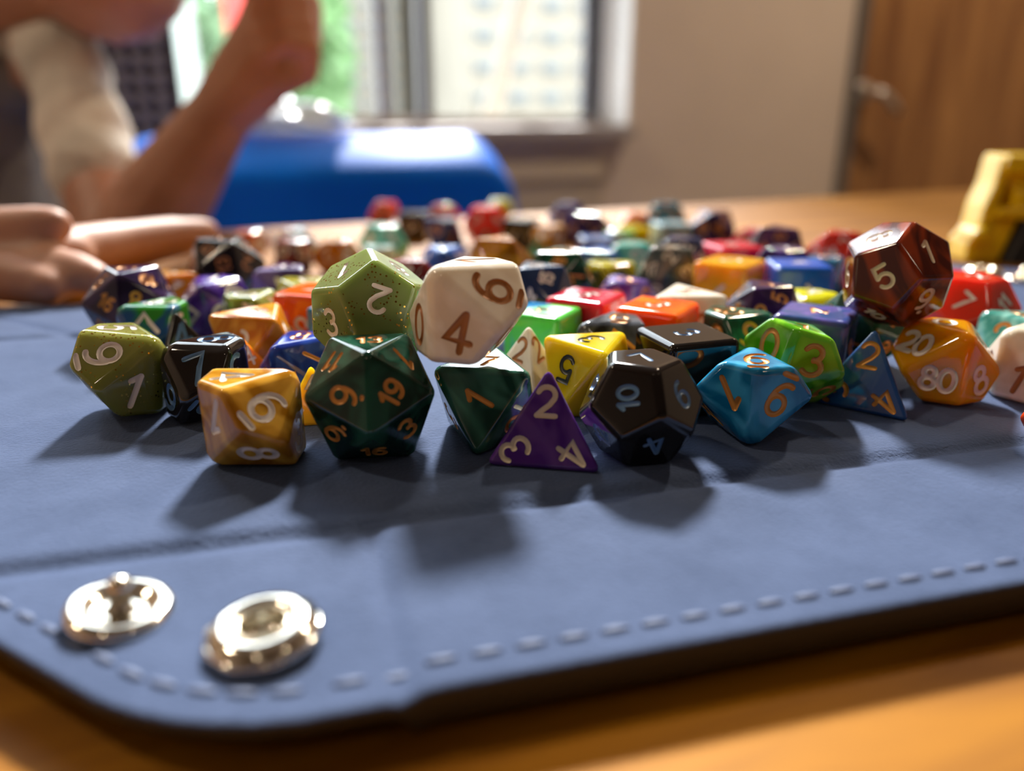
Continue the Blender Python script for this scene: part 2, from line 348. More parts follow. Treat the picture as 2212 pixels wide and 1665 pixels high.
for j in range(NV):
    for i in range(NU):
        a = j*(NU+1)+i; bm.faces.new((gv[a], gv[a+1], gv[a+NU+2], gv[a+NU+1]))
for (nx, ny), lim in CUT:
    bmesh.ops.bisect_plane(bm, geom=bm.verts[:]+bm.edges[:]+bm.faces[:], dist=1e-7, plane_co=(nx*lim, ny*lim, 0), plane_no=(nx, ny, 0), clear_outer=True)
bmesh.ops.remove_doubles(bm, verts=bm.verts[:], dist=5e-5)
for v in bm.verts:
    u, w = v.co.x, v.co.y
    if w < FV0 and u < FU0+.001: v.co.y -= .0003*smooth((FV0-w)/.02)*smooth((FU0+.001-u)/.0015)
    v.co.z = mat_top(v.co.x, v.co.y)
bm.faces.ensure_lookup_table(); bm.verts.index_update()
be = {}
for e in bm.edges:
    if len(e.link_faces) == 1:
        for a, b in ((e.verts[0], e.verts[1]), (e.verts[1], e.verts[0])): be.setdefault(a.index, []).append(b.index)
V = [tuple(v.co) for v in bm.verts]; F = [tuple(v.index for v in f.verts) for f in bm.faces]; FM = [0]*len(F); bm.free()
st0 = min(be, key=lambda k: (V[k][1], V[k][0])); loop = [st0]; prev = None
nxt = max(be[st0], key=lambda k: V[k][0])
while nxt != st0:
    loop.append(nxt); c = [k for k in be[nxt] if k != loop[-2]]; nxt = c[0]
rings = [loop]
for dz, out in ((-.0003, .00035), (-.0008, .0005), (None, .0005), (None, -.002)):
    ring = []
    for q, k in enumerate(loop):
        u, v, z = V[k]; a = V[loop[q-1]]; b = V[loop[(q+1) % len(loop)]]
        tx, ty = b[0]-a[0], b[1]-a[1]; L = math.hypot(tx, ty) or 1
        nx, ny = ty/L, -tx/L
        zz = z+dz if dz else (z-.0040 if not (u < FU0 and v < FV0) else z-.0016)
        V.append((u+nx*out, v+ny*out, zz)); ring.append(len(V)-1)
    rings.append(ring)
for q, (ra, rb_) in enumerate(zip(rings, rings[1:])):
    m = len(ra)
    for k in range(m): F.append((ra[k], rb_[k], rb_[(k+1) % m], ra[(k+1) % m])); FM.append(1 if q >= 1 else 0)
F.append(tuple(rings[-1][::-1])); FM.append(1)
me = mesh('mat_panel', V, F, True); me.materials.append(M_suede); me.materials.append(M_edge); me.polygons.foreach_set('material_index', FM)
obj('mat_panel', me, None, mat_o)
obj('base_board', box('base_board', FU0-.06, FU1-.01, FV0+.012, FV1-.01, TZ, -.0030, .0005), M_edge, mat_o)
M_thread = plain('navy_thread', (.085, .12, .23), .6)
stm = bpy.data.meshes.new('stitch'); bm = bmesh.new(); bmesh.ops.create_uvsphere(bm, u_segments=8, v_segments=5, radius=1)
for v in bm.verts: v.co = (v.co.x*.0019, v.co.y*.00055, v.co.z*.0003)
stm = bm_mesh(bm, 'stitch', True); stm.materials.append(M_thread)
# stitches follow the outline 4 mm inside it
path = []; acc = 0; nl = len(loop); IN = .0040
for q in range(nl):
    a = V[loop[q]]; b = V[loop[(q+1) % nl]]; L = math.hypot(b[0]-a[0], b[1]-a[1]); acc += L
    if acc > .0046:
        acc = 0
        c0 = V[loop[q-6]]; c1 = V[loop[(q+6) % nl]]; tx, ty = c1[0]-c0[0], c1[1]-c0[1]; l = math.hypot(tx, ty); nx, ny = ty/l, -tx/l
        path.append((b[0]-nx*IN, b[1]-ny*IN, math.atan2(ty, tx)))
for u, v, a in path:
    s = obj('stitch', stm, None, mat_o); s.location = (u, v, mat_top(u, v)+.00012); s.rotation_euler = (0, 0, a)
# snaps
M_nick = plain('bright_nickel', (.80, .76, .66), .12, 1); M_brass = plain('worn_nickel', (.72, .62, .45), .2, 1)
def snap(kind, u, v, tilt=(0, 0)):
    z = mat_top(u, v)
    if kind == 'stud':
        prof = [(0, .0004), (.0016, .0004), (.0030, .0003), (.0036, .0008), (.0044, .0013), (.0054, .0014), (.0060, .0010), (.0062, .0004), (.0062, -.0002), (0, -.0002)]
        o = obj('snap_stud', lathe('snap_stud', prof, 56), M_nick, mat_o)
        ps = obj('stud_post', lathe('stud_post', [(0, .0002), (.0019, .0003), (.0014, .0008), (.0011, .0018), (.00105, .0026), (.00135, .0031), (.0015, .0037), (.0013, .0043), (.0008, .0047), (0, .0048)], 32), M_nick, o)
    else:
        prof = [(.0024, .0004), (.0024, .0012), (.0026, .0019), (.0032, .0025), (.0042, .0028), (.0052, .0026), (.0060, .0019), (.0064, .0010), (.0064, .0002), (.0060, -.0002), (0, -.0002), (0, .0003), (.0024, .0004)]
        o = obj('snap_socket', lathe('snap_socket', prof, 56), M_nick, mat_o)
        rm = [(.0029*math.cos(a), .0029*math.sin(a), .0021) for a in [2*math.pi*k/40 for k in range(40)]]
        obj('spring_ring', tube(rm, .0003, 6, True), M_brass, o)
        rm = [((.0061+.00012*math.cos(9*a))*math.cos(a), (.0061+.00012*math.cos(9*a))*math.sin(a), .0011) for a in [2*math.pi*k/72 for k in range(72)]]
        obj('rolled_rim', tube(rm, .0005, 6, True), M_nick, o)
    o.location = (u, v, z+.0002); o.rotation_euler = (tilt[0], tilt[1], 0); return o
def uv(p): return p.dot(MU), p.dot(MV)
snap('stud', *uv(on(262, 1330, -.001)), (0, .13)); snap('socket', *uv(on(572, 1372, 0)), (.03, -.05))
snap('socket', *uv(on(2122, 600, -.001))); snap('stud', *uv(on(2210, 612, -.001)))

# ------------------------------------------------------------------ dice
DICE = [
('d10', 22.69, (-43.38, 123.17, 7.61), (0.035, -0.783, -0.4715, 0.4042), ('pearl', 'a06a10', 'd9a53c'), 'white', [(0, '0', 111), (1, '5', -180), (2, '8', -95), (3, '1', 117), (4, '2', 111), (5, '7', 111), (6, '3', 117), (7, '6_', 170), (8, '4', 173), (9, '9_', 111)], 1, 'amber swirled ten-sided die with a white underlined 6, in front of the green twenty-sided die'),
('d20', 19.97, (-24.01, 126.69, 9.99), (0.235, -0.2274, -0.3995, -0.8564), ('pearl', '06291f', '1f5240'), 'gold', [(0, '2', 0), (1, '10', 0), (2, '16', 0), (3, '9.', 86), (4, '8', 0), (5, '7', 0), (6, '5', 0), (7, '18', 0), (8, '17', 0), (9, '3', -45), (10, '15', 0), (11, '20', 0), (12, '4', 0), (13, '6.', 0), (14, '19', -90), (15, '1', 119), (16, '9.', -10), (17, '14', 0), (18, '11', 131), (19, '13', -178)], 1, 'dark green pearl twenty-sided die with orange gold numbers 9 and 19 facing out'),
('d8', 17.57, (-4.49, 132.87, 7.17), (0.3101, -0.8872, -0.04, 0.3394), ('pearl', '0c3a30', '3f7866'), 'gold', [(0, '8', 0), (1, '2', 0), (2, '5', 0), (3, '6', 0), (4, '3', 0), (5, '1', 123), (6, '4', 0), (7, '7', 1)], 1, 'dark green eight-sided die standing point down between the green twenty-sided die and purple pyramid'),
('d4', 20.49, (6.06, 123.85, 4.18), (0.6537, -0.0192, 0.4593, -0.6012), ('pearl', '4d2180', '6b4494'), 'cream', ['4312'], 1, 'purple pyramid four-sided die showing 2, 3 and 4 in cream'),
('d12', 17.45, (21.79, 125.1, 8.72), (0.3059, -0.3815, -0.5954, -0.6375), ('solid', '0d0b0b', '1a1616'), 'blue', [(0, '2', 0), (1, '4', -151), (2, '12', 0), (3, '1', 0), (4, '3', 0), (5, '9_', 0), (6, '6', -10), (7, '11', 0), (8, '8', 176), (9, '10', 140), (10, '5', 0), (11, '7', -11)], 1, 'glossy black twelve-sided die with a blue 10 on its front face'),
('d10', 22.13, (43.38, 134.39, 7.42), (0.1463, 0.496, 0.7677, -0.3784), ('pearl', '0b6f9c', '3fa3cf'), 'gold', [(0, '7', 111), (1, '4', -180), (2, '5', 111), (3, '9_', 112), (4, '1', 114), (5, '8', 111), (6, '3', 111), (7, '2', -180), (8, '6_', -180), (9, '0', 111)], 1, 'turquoise blue swirled ten-sided die with gold 1 and underlined 9'),
('d10', 22.03, (55.57, 148.5, 9.36), (0.3342, 0.1562, 0.4685, 0.8028), ('pearl', '3f8f08', '8ed63a'), 'gold', [(0, '7', 111), (1, '6_', -180), (2, '1', 123), (3, '9_', 111), (4, '4', 111), (5, '2', 111), (6, '0', -83), (7, '3', 36), (8, '5', -180), (9, '8', 111)], 1, 'bright lime green ten-sided die with a gold 3, leaning on the blue pyramid'),
('d4', 20.47, (71.37, 149.51, 4.18), (0.4911, 0.0911, 0.4506, -0.7399), ('pearl', '24508f', '3f6596'), 'gold', ['4312'], 1, 'steel blue pyramid four-sided die with gold 2 and 4, beneath the brown die'),
('d10', 22.24, (88.95, 154.43, 7.73), (0.8227, 0.3507, -0.1716, 0.4131), ('clear', 'd98f00', 'e8a800'), 'white', [(0, '0', -96), (1, '4', 15), (2, '20', 172), (3, '80', 134), (4, '8', 111), (5, '9_', 111), (6, '7', 111), (7, '6_', -180), (8, '3', -180), (9, '5', 111)], 1, 'translucent golden yellow ten-sided die marked 80 in pale lilac'),
('d10', 22.79, (-74.92, 146.03, 8.72), (0.5902, -0.23, 0.3749, -0.6769), ('glitter', '6f7433', '8d8f4e'), 'white', [(0, '1', 118), (1, '9_', 179), (2, '0', 111), (3, '4', 111), (4, '5', 165), (5, '2', 111), (6, '6_', 111), (7, '3', -180), (8, '7', -180), (9, '8', 111)], 1, 'olive green glitter ten-sided die with a pale underlined 9, beside a black die'),
('d10', 24.0, (-7.68, 130.67, 24.35), (0.2877, -0.1124, 0.9186, 0.2466), ('pearl', 'e6dccb', 'f4eee2'), 'bronze', [(0, '8', 111), (1, '9_', -180), (2, '5', 111), (3, '3', 111), (4, '2', 111), (5, '0', 135), (6, '1', 111), (7, '7', 177), (8, '6_', -179), (9, '4', 74)], 1, 'pearl white ten-sided die with brown 6 and 4 perched on top of the green dice'),
('d12', 19.5, (-26.59, 146.24, 20.06), (0.8326, -0.0387, 0.5301, -0.156), ('glitter', '66763f', '8a9a63'), 'white', [(0, '1', -152), (1, '6_', 0), (2, '3', 105), (3, '8', -143), (4, '2', -57), (5, '4', 0), (6, '5', 0), (7, '12', 0), (8, '9_', 0), (9, '11', 0), (10, '7', 0), (11, '10', 0)], 1, 'pale green glitter twelve-sided die with an upside-down 2, sitting behind the dark green die'),
('d12', 18.5, (79.34, 161.52, 24.12), (0.4946, 0.7611, 0.1636, 0.3865), ('pearl', '4a1610', '8e3516'), 'cream', [(0, '10', 0), (1, '6', 0), (2, '7', 0), (3, '9.', -28), (4, '3', 0), (5, '5', 123), (6, '8', -86), (7, '1', -1), (8, '12', 0), (9, '4', 0), (10, '11', 0), (11, '2', 0)], 1, 'rust brown swirled twelve-sided die with a cream 5 perched on the blue pyramid'),
('d10', 22.55, (-59.05, 144.25, 7.56), (0.3994, -0.3986, 0.8225, -0.0714), ('solid', '100e0f', '1c191a'), 'blue', [(0, '0', 111), (1, '6_', -180), (2, '2', 111), (3, '1', 111), (4, '3', 111), (5, '9', 47), (6, '4', 111), (7, '5', -180), (8, '8', 7), (9, '7', 73)], 1, 'glossy black ten-sided die with a blue-rimmed 8 on top, beside the olive glitter die'),
('d8', 17.48, (15.37, 147.29, 7.14), (0.0175, -0.6514, -0.6036, 0.4594), ('clear', 'b79a00', 'd8c420'), 'black', [(0, '6', 0), (1, '7', 0), (2, '1', 0), (3, '8', 0), (4, '4', 0), (5, '2', 0), (6, '5', -2), (7, '3', 54)], 1, 'translucent yellow eight-sided die with black 3 and 5'),
('d6', 14.98, (17.71, 183.79, 7.49), (0.3545, -0.6118, -0.3545, -0.6118), ('clear', 'a30a26', 'd02b4c'), 'white', [(0, '1', 0), (1, '4', 0), (2, '6', 0), (3, '2', 0), (4, '3', 0), (5, '5', -82)], 1, 'translucent crimson cube die with a pale 5 on top'),
('d6', 15.06, (32.85, 173.3, 7.53), (0.6183, 0.3431, -0.6183, 0.3431), ('clear', 'd8480a', 'f08018'), 'white', [(0, '5', 0), (1, '6', 0), (2, '1', 0), (3, '4', 0), (4, '2', 0), (5, '3', 99)], 1, 'translucent orange cube die with a pale 3 on top'),
('d6', 15.27, (34.18, 148.71, 7.63), (0.4129, 0.574, -0.4129, 0.574), ('solid', '0d0c0c', '1c1a1a'), 'blue', [(0, '2', 0), (1, '5', 0), (2, '6', 0), (3, '1', 0), (4, '4', 0), (5, '3', 62)], 1, 'glossy black cube die with a pale blue 3 on top, behind the black twelve-sided die'),
('d10', 21.48, (20.72, 162.84, 7.2), (0.4045, -0.4788, 0.7786, -0.0312), ('pearl', '15161a', '5a606a'), 'gold', [(0, '5', 111), (1, '4', -180), (2, '1', 111), (3, '9_', 111), (4, '2', 111), (5, '3', 111), (6, '8', 111), (7, '0', -180), (8, '6_', 55), (9, '7', 111)], 1, 'small smoky black and silver ten-sided die with a gold 6'),
('d20', 19.39, (-95.27, 193.56, 9.7), (0.241, -0.2247, -0.4011, -0.8548), ('pearl', '1d1433', '3a2a52'), 'gold', [(0, '13', 0), (1, '17', 0), (2, '12', 0), (3, '15', 0), (4, '4', 0), (5, '10', 0), (6, '18', 0), (7, '11', 0), (8, '7', 0), (9, '20', 0), (10, '14', 0), (11, '6.', 0), (12, '3', 0), (13, '1', 0), (14, '8', -152), (15, '19', 87), (16, '16', -126), (17, '5', 0), (18, '9', 128), (19, '2', 81)], 1, 'dark purple twenty-sided die with orange gold numbers touching the fingers'),
('d10', 21.55, (-83.02, 177.24, 7.23), (0.4024, -0.4389, 0.8017, -0.0516), ('pearl2', '2f8a2c', '1b4f86'), 'white', [(0, '3', 111), (1, '1', -180), (2, '4', 111), (3, '2', 111), (4, '5', 111), (5, '9_', 111), (6, '6_', 111), (7, '8', -180), (8, '0', 7), (9, '7', 111)], 1, 'green and blue two-tone ten-sided die with a 0 on top, beside the dark purple die'),
('d8', 17.59, (-57.11, 169.64, 7.18), (0.3303, -0.888, 0.0145, 0.3197), ('pearl', 'b86b0c', 'd99a2e'), 'white', [(0, '4', 0), (1, '8', 0), (2, '5', 0), (3, '7', 0), (4, '2', 0), (5, '3', 0), (6, '1', 0), (7, '6', -25)], 1, 'amber eight-sided die with a glaring 6 on its top face, behind the black ten-sided die'),
('d10', 18.88, (-44.13, 153.67, 6.33), (0.3936, -0.7008, 0.5868, 0.0985), ('pearl', '182f86', '2c52b4'), 'gold', [(0, '5', 111), (1, '0', -180), (2, '2', 111), (3, '4', 111), (4, '3', 111), (5, '7', 111), (6, '9_', 111), (7, '6_', -180), (8, '8', 16), (9, '1', -81)], 1, 'royal blue ten-sided die with a gold 1, tucked behind the amber and dark green dice'),
('d10', 19.91, (-64.82, 193.61, 6.68), (0.0749, 0.6275, 0.6646, -0.3987), ('glitter', '6f7838', '98a05a'), 'white', [(0, '9_', 111), (1, '4', -180), (2, '8', 111), (3, '2', 111), (4, '3', 111), (5, '1', 111), (6, '5', 111), (7, '7', -180), (8, '0', 123), (9, '6_', 111)], 1, 'small olive green glitter ten-sided die lying flat behind the amber eight-sided die'),
('d4', 20, (3.35, 153.66, 4.08), (0.3753, 0.1572, 0.432, -0.8049), ('pearl', 'e4d9c4', 'f2ece0'), 'bronze', ['1342'], 1, 'pearl white pyramid four-sided die with a brown 2, behind the purple pyramid'),
('d4', 14, (-38.0, 141.5, 2.86), (0.0387, -0.3389, -0.3106, 0.8872), ('clear', 'd8a818', 'e8c040'), 'white', ['1234'], 1, 'yellow pyramid die wedged behind the amber ten-sided die'),
('d10', 21.79, (50.24, 169.06, 7.31), (0.1301, -0.8727, -0.2716, 0.3843), ('pearl', '0c3f33', '1f6a55'), 'gold', [(0, '1', 111), (1, '3', -180), (2, '2', 111), (3, '8', 111), (4, '7', 111), (5, '5', 111), (6, '6_', 111), (7, '9', -155), (8, '20', -158), (9, '4', 111)], 1, 'dark green ten-sided die with gold glinting numbers, behind the black cube'),
('d10', 19.62, (74.82, 192.99, 6.58), (0.3976, -0.6736, 0.6178, 0.0807), ('clear', 'a3a400', 'cfd023'), 'white', [(0, '5', 111), (1, '9_', -180), (2, '2', 111), (3, '8', 111), (4, '7', 111), (5, '1', 111), (6, '3', 111), (7, '6', 171), (8, '4', -180), (9, '0', 111)], 1, 'translucent yellow-lime ten-sided die with a white 6 on top, behind the lime green die'),
('d6', 15.42, (65.73, 165.53, 7.71), (0.3505, -0.6141, -0.3505, -0.6141), ('pearl', '2f4f86', '6a5aa8'), 'gold', [(0, '3', 0), (1, '1', 0), (2, '5', 0), (3, '6', 0), (4, '2', -3), (5, '4', 0)], 1, 'blue and violet cube die with a gold 2, behind the blue pyramid'),
('d10', 19.5, (113.66, 173.06, 6.54), (0.3274, 0.0032, 0.914, -0.2396), ('pearl', '3f8d83', '8cc9bf'), 'gold', [(0, '5', 111), (1, '1', -180), (2, '7', 111), (3, '6_', 111), (4, '8', 111), (5, '18', 45), (6, '9_', 111), (7, '0', -180), (8, '20', 36), (9, '3', 111)], 1, 'pale jade green ten-sided die with gold numbers beside the golden yellow die'),
('d10', 22, (107.55, 155.33, 7.38), (0.3942, -0.3468, 0.8456, -0.0961), ('pearl', 'e2d8c2', 'f3eddd'), 'bronze', [(0, '3', 111), (1, '2', -180), (2, '7', 111), (3, '6_', 111), (4, '4', 111), (5, '1', 68), (6, '5', 111), (7, '0', -180), (8, '9_', -180), (9, '8', 111)], 1, 'pearl white ten-sided die at the right end of the front row'),
('d6', 13.87, (7.05, 173.2, 6.93), (0.3683, -0.6036, -0.3683, -0.6036), ('pearl2', '4ec04a', '2f7fb8'), 'gold', [(0, '5', 0), (1, '1', 0), (2, '3', 0), (3, '6', 0), (4, '2', 0), (5, '4', -108)], 1, 'green and blue pearl cube die tucked behind the perched white die'),
('d8', 18.32, (42.21, 187.28, 7.48), (0.2717, -0.8777, -0.1354, 0.3708), ('pearl', 'e8dfcf', 'f5efe6'), 'bronze', [(0, '7', 0), (1, '6', 0), (2, '1', 0), (3, '8', 0), (4, '2', 0), (5, '4', 0), (6, '3', 0), (7, '5', -55)], 1, 'pearl white eight-sided die with a glaring top face, behind the orange cube'),
('d4', 20, (-72.68, 165.39, 4.08), (0.267, 0.2123, 0.4078, -0.847), ('solid', '121010', '1c1a1a'), 'blue', ['1234'], 0, 'glossy black pyramid die poking up beside the green and blue die'),
('d4', 16, (-55.84, 156.3, 3.27), (0.4101, 0.1382, 0.4384, -0.7877), ('clear', 'e07a10', 'f09a28'), 'white', ['1234'], 0, 'bright orange pyramid die poking up behind the amber ten-sided die'),
('d6', 15, (-48.26, 189.21, 7.5), (0.6964, -0.1228, -0.6964, -0.1228), ('solid', 'e0480c', 'f06a1c'), 'white', [(0, '6', 0), (1, '5', 0), (2, '1', 0), (3, '2', 0), (4, '3', 0), (5, '4', 0)], 0, 'orange red cube die half hidden behind the pale green glitter die'),
('d6', 14, (-37.63, 176.5, 7.0), (0.6744, -0.2126, -0.6744, -0.2126), ('solid', '0a5f8e', '1a7fae'), 'white', [(0, '4', 0), (1, '5', 0), (2, '3', 0), (3, '1', 0), (4, '2', 0), (5, '6', 0)], 0, 'teal blue cube die half hidden behind the pale green glitter die'),
('d10', 20, (-57.31, 209.79, 6.71), (0.3375, -0.0367, 0.9133, -0.2251), ('clear', '8f8d16', 'b3b23c'), 'white', [(0, '0', 111), (1, '2', -180), (2, '8', 111), (3, '1', 111), (4, '5', 111), (5, '9_', 111), (6, '7', 111), (7, '6_', -180), (8, '4', -180), (9, '3', 111)], 0, 'olive yellow ten-sided die with a glaring top, behind the orange red cube'),
('d10', 21, (-79.37, 205.4, 7.04), (0.3637, -0.8093, 0.4249, 0.1798), ('pearl', '3a1f78', '6a4ab0'), 'white', [(0, '2', 111), (1, '8', -180), (2, '3', 111), (3, '5', 111), (4, '4', 111), (5, '6_', 111), (6, '7', 111), (7, '9_', -180), (8, '1', -180), (9, '0', 111)], 0, 'violet ten-sided die with a bright top face, behind the green and blue die'),
('d10', 21, (-67.09, 223.37, 7.04), (0.4056, -0.5539, 0.7271, 0.0092), ('pearl', '3c2a5a', '7a6aa0'), 'white', [(0, '0', 111), (1, '7', -180), (2, '8', 111), (3, '2', 111), (4, '4', 111), (5, '6_', 111), (6, '9_', 111), (7, '3', -180), (8, '5', -180), (9, '1', 111)], 0, 'dull purple ten-sided die with a glaring top, behind the olive glitter die'),
('d10', 18, (-97.28, 225.52, 6.04), (0.0961, -0.8456, -0.3468, 0.3942), ('clear', 'b8741c', 'd89a40'), 'white', [(0, '7', 111), (1, '9_', -180), (2, '6_', 111), (3, '8', 111), (4, '4', 111), (5, '5', 111), (6, '3', 111), (7, '1', -180), (8, '0', -180), (9, '2', 111)], 0, 'amber die half hidden between the dark purple and violet dice'),
('d20', 20, (-87.43, 238.49, 10.0), (0.4624, -0.1082, -0.4468, -0.7582), ('solid', '131114', '221f24'), 'bronze', [(0, '16', 0), (1, '15', 0), (2, '20', 0), (3, '18', 0), (4, '9.', 0), (5, '4', 0), (6, '12', 0), (7, '10', 0), (8, '17', 0), (9, '14', 0), (10, '3', 0), (11, '8', 0), (12, '1', 0), (13, '11', 0), (14, '2', 0), (15, '6.', 0), (16, '13', 0), (17, '19', 0), (18, '5', 0), (19, '7', 0)], 0, 'black twenty-sided die with bronze numbers touching the fingertips'),
('d10', 21, (-115.59, 344.33, 0.34), (0.2933, 0.1225, 0.9058, -0.2803), ('pearl', 'c84a1c', 'f0e0d0'), 'white', [(0, '4', 111), (1, '8', -180), (2, '2', 111), (3, '6_', 111), (4, '1', 111), (5, '9_', 111), (6, '7', 111), (7, '0', -180), (8, '3', -180), (9, '5', 111)], 0, 'orange and white ten-sided die behind the black twenty-sided die'),
('d10', 21, (-88.62, 318.2, 0.34), (0.3715, -0.1947, 0.893, -0.1631), ('pearl', '4a1414', '7a2a1c'), 'cream', [(0, '1', 111), (1, '3', -180), (2, '2', 111), (3, '4', 111), (4, '6_', 111), (5, '8', 111), (6, '5', 111), (7, '9_', -180), (8, '7', -180), (9, '0', 111)], 0, 'maroon ten-sided die with a glaring top next to an amber one'),
('d10', 21, (-70.93, 318.2, 0.34), (0.2402, 0.2779, 0.8707, -0.327), ('pearl', 'b4660c', 'd8922c'), 'white', [(0, '8', 111), (1, '1', -180), (2, '9_', 111), (3, '7', 111), (4, '2', 111), (5, '5', 111), (6, '0', 111), (7, '4', -180), (8, '6_', -180), (9, '3', 111)], 0, 'amber ten-sided die with a glaring top, beside the maroon die'),
('d10', 20, (-95.93, 353.42, 0.01), (0.1474, 0.4938, 0.7692, -0.378), ('pearl', '4a6a80', '9ab6c4'), 'white', [(0, '7', 111), (1, '4', -180), (2, '2', 111), (3, '0', 111), (4, '9_', 111), (5, '6_', 111), (6, '3', 111), (7, '5', -180), (8, '1', -180), (9, '8', 111)], 0, 'pale grey blue ten-sided die behind the maroon and amber dice'),
('d12', 18, (-54.04, 334.35, 2.3), (0.226, -0.4511, -0.5445, -0.67), ('pearl', '4fa79a', '86cfc2'), 'white', [(0, '1', 0), (1, '3', 0), (2, '2', 0), (3, '4', 0), (4, '7', 0), (5, '12', 0), (6, '9_', 0), (7, '6_', 0), (8, '11', 0), (9, '10', 0), (10, '5', 0), (11, '8', 0)], 0, 'pale turquoise twelve-sided die behind the pale green glitter die'),
('d10', 19, (-53.72, 311.52, -0.33), (0.3166, 0.043, 0.913, -0.2537), ('pearl', '7fb0ae', 'c2dedb'), 'white', [(0, '2', 111), (1, '3', -180), (2, '0', 111), (3, '1', 111), (4, '8', 111), (5, '7', 111), (6, '9_', 111), (7, '4', -180), (8, '5', -180), (9, '6_', 111)], 0, 'icy pale teal ten-sided die just behind the pale green glitter die'),
('d20', 17, (-29.21, 219.09, 8.5), (0.5871, -0.029, -0.4588, -0.6664), ('pearl', '5a0f14', '8c2a2a'), 'white', [(0, '17', 0), (1, '11', 0), (2, '18', 0), (3, '5', 0), (4, '13', 0), (5, '15', 0), (6, '2', 0), (7, '9.', 0), (8, '19', 0), (9, '14', 0), (10, '6.', 0), (11, '1', 0), (12, '3', 0), (13, '10', 0), (14, '7', 0), (15, '16', 0), (16, '4', 0), (17, '12', 0), (18, '20', 0), (19, '8', 0)], 0, 'dark red die squeezed between the pale green and white perched dice'),
('d10', 20, (-74.97, 468.32, 0.01), (0.2933, 0.1225, 0.9058, -0.2803), ('clear', 'b01420', 'e03a3a'), 'white', [(0, '9_', 111), (1, '7', -180), (2, '5', 111), (3, '1', 111), (4, '0', 111), (5, '6_', 111), (6, '2', 111), (7, '8', -180), (8, '4', -180), (9, '3', 111)], 0, 'red ten-sided die at the back of the heap in front of the blue chair'),
('d10', 20, (-38.19, 453.72, 0.01), (0.1798, 0.4249, 0.8093, -0.3637), ('clear', '8f1440', 'c84a78'), 'white', [(0, '8', 111), (1, '2', -180), (2, '5', 111), (3, '7', 111), (4, '6_', 111), (5, '4', 111), (6, '0', 111), (7, '1', -180), (8, '3', -180), (9, '9_', 111)], 0, 'raspberry red ten-sided die at the back of the heap'),
('d6', 14, (-50.26, 411.81, 0.3), (0.7044, -0.0616, -0.7044, -0.0616), ('solid', '241c1a', '3a302c'), 'white', [(0, '1', 0), (1, '6', 0), (2, '5', 0), (3, '3', 0), (4, '2', 0), (5, '4', 0)], 0, 'dark brown cube die at the back between two red dice'),
('d8', 18, (-32.34, 381.98, 0.65), (0.4247, -0.3399, 0.8205, -0.1759), ('pearl', '141c50', '2c3a80'), 'gold', [(0, '5', 0), (1, '3', 0), (2, '7', 0), (3, '8', 0), (4, '2', 0), (5, '4', 0), (6, '6', 0), (7, '1', 0)], 0, 'navy blue eight-sided die with gold numbers in the back of the heap'),
('d10', 20, (-22.82, 262.68, 6.71), (0.3637, -0.8093, 0.4249, 0.1798), ('solid', '123f8e', '2a60b4'), 'white', [(0, '9_', 111), (1, '5', -180), (2, '7', 111), (3, '8', 111), (4, '1', 111), (5, '6_', 111), (6, '0', 111), (7, '2', -180), (8, '3', -180), (9, '4', 111)], 0, 'blue ten-sided die with a white glaring top, behind the perched white die'),
('d4', 12, (-31.11, 314.93, -4.25), (0.4772, 0.0995, 0.4488, -0.749), ('solid', '3fa80c', '5cc81c'), 'white', ['1234'], 0, 'tiny glimpse of a lime green pyramid die in front of a blue one'),
('d12', 19, (-12.61, 390.13, 2.8), (0.255, -0.4269, -0.5637, -0.6595), ('clear', 'b8141c', 'e84030'), 'white', [(0, '9_', 0), (1, '6_', 0), (2, '10', 0), (3, '3', 0), (4, '1', 0), (5, '5', 0), (6, '4', 0), (7, '12', 0), (8, '8', 0), (9, '7', 0), (10, '11', 0), (11, '2', 0)], 0, 'red twelve-sided die with a bright glare in the back of the heap'),
('d10', 18, (-7.35, 491.6, -0.66), (0.3637, -0.8093, 0.4249, 0.1798), ('clear', '98a010', 'c8c83a'), 'white', [(0, '5', 111), (1, '6_', -180), (2, '1', 111), (3, '4', 111), (4, '7', 111), (5, '2', 111), (6, '9_', 111), (7, '3', -180), (8, '0', -180), (9, '8', 111)], 0, 'yellow green die peeking out behind the red twelve-sided die'),
('d20', 19, (-4.03, 245.93, 9.5), (0.4624, -0.1082, -0.4468, -0.7582), ('pearl', 'a0600c', 'dc9c2c'), 'gold', [(0, '17', 0), (1, '9.', 0), (2, '14', 0), (3, '11', 0), (4, '8', 0), (5, '18', 0), (6, '13', 0), (7, '15', 0), (8, '4', 0), (9, '10', 0), (10, '3', 0), (11, '7', 0), (12, '16', 0), (13, '1', 0), (14, '5', 0), (15, '20', 0), (16, '19', 0), (17, '6.', 0), (18, '12', 0), (19, '2', 0)], 0, 'amber gold twenty-sided die behind the perched white die'),
('d6', 14, (4.9, 384.03, 0.3), (0.6744, -0.2126, -0.6744, -0.2126), ('solid', '141416', '2a2a2e'), 'white', [(0, '2', 0), (1, '1', 0), (2, '3', 0), (3, '5', 0), (4, '4', 0), (5, '6', 0)], 0, 'black cube die in the back of the heap beside the red twelve-sided die'),
('d10', 21, (16.82, 363.54, 0.34), (0.3559, -0.1161, 0.9066, -0.1948), ('pearl', 'b07010', 'dca040'), 'white', [(0, '5', 111), (1, '2', -180), (2, '7', 111), (3, '1', 111), (4, '6_', 111), (5, '8', 111), (6, '9_', 111), (7, '0', -180), (8, '3', -180), (9, '4', 111)], 0, 'honey amber ten-sided die in the back of the heap'),
('d4', 16, (10.73, 340.42, -3.43), (0.2299, 0.2299, 0.3981, -0.8578), ('solid', '0f6a50', '1f8a68'), 'gold', ['1234'], 0, 'green pyramid die poking up in front of the honey amber die'),
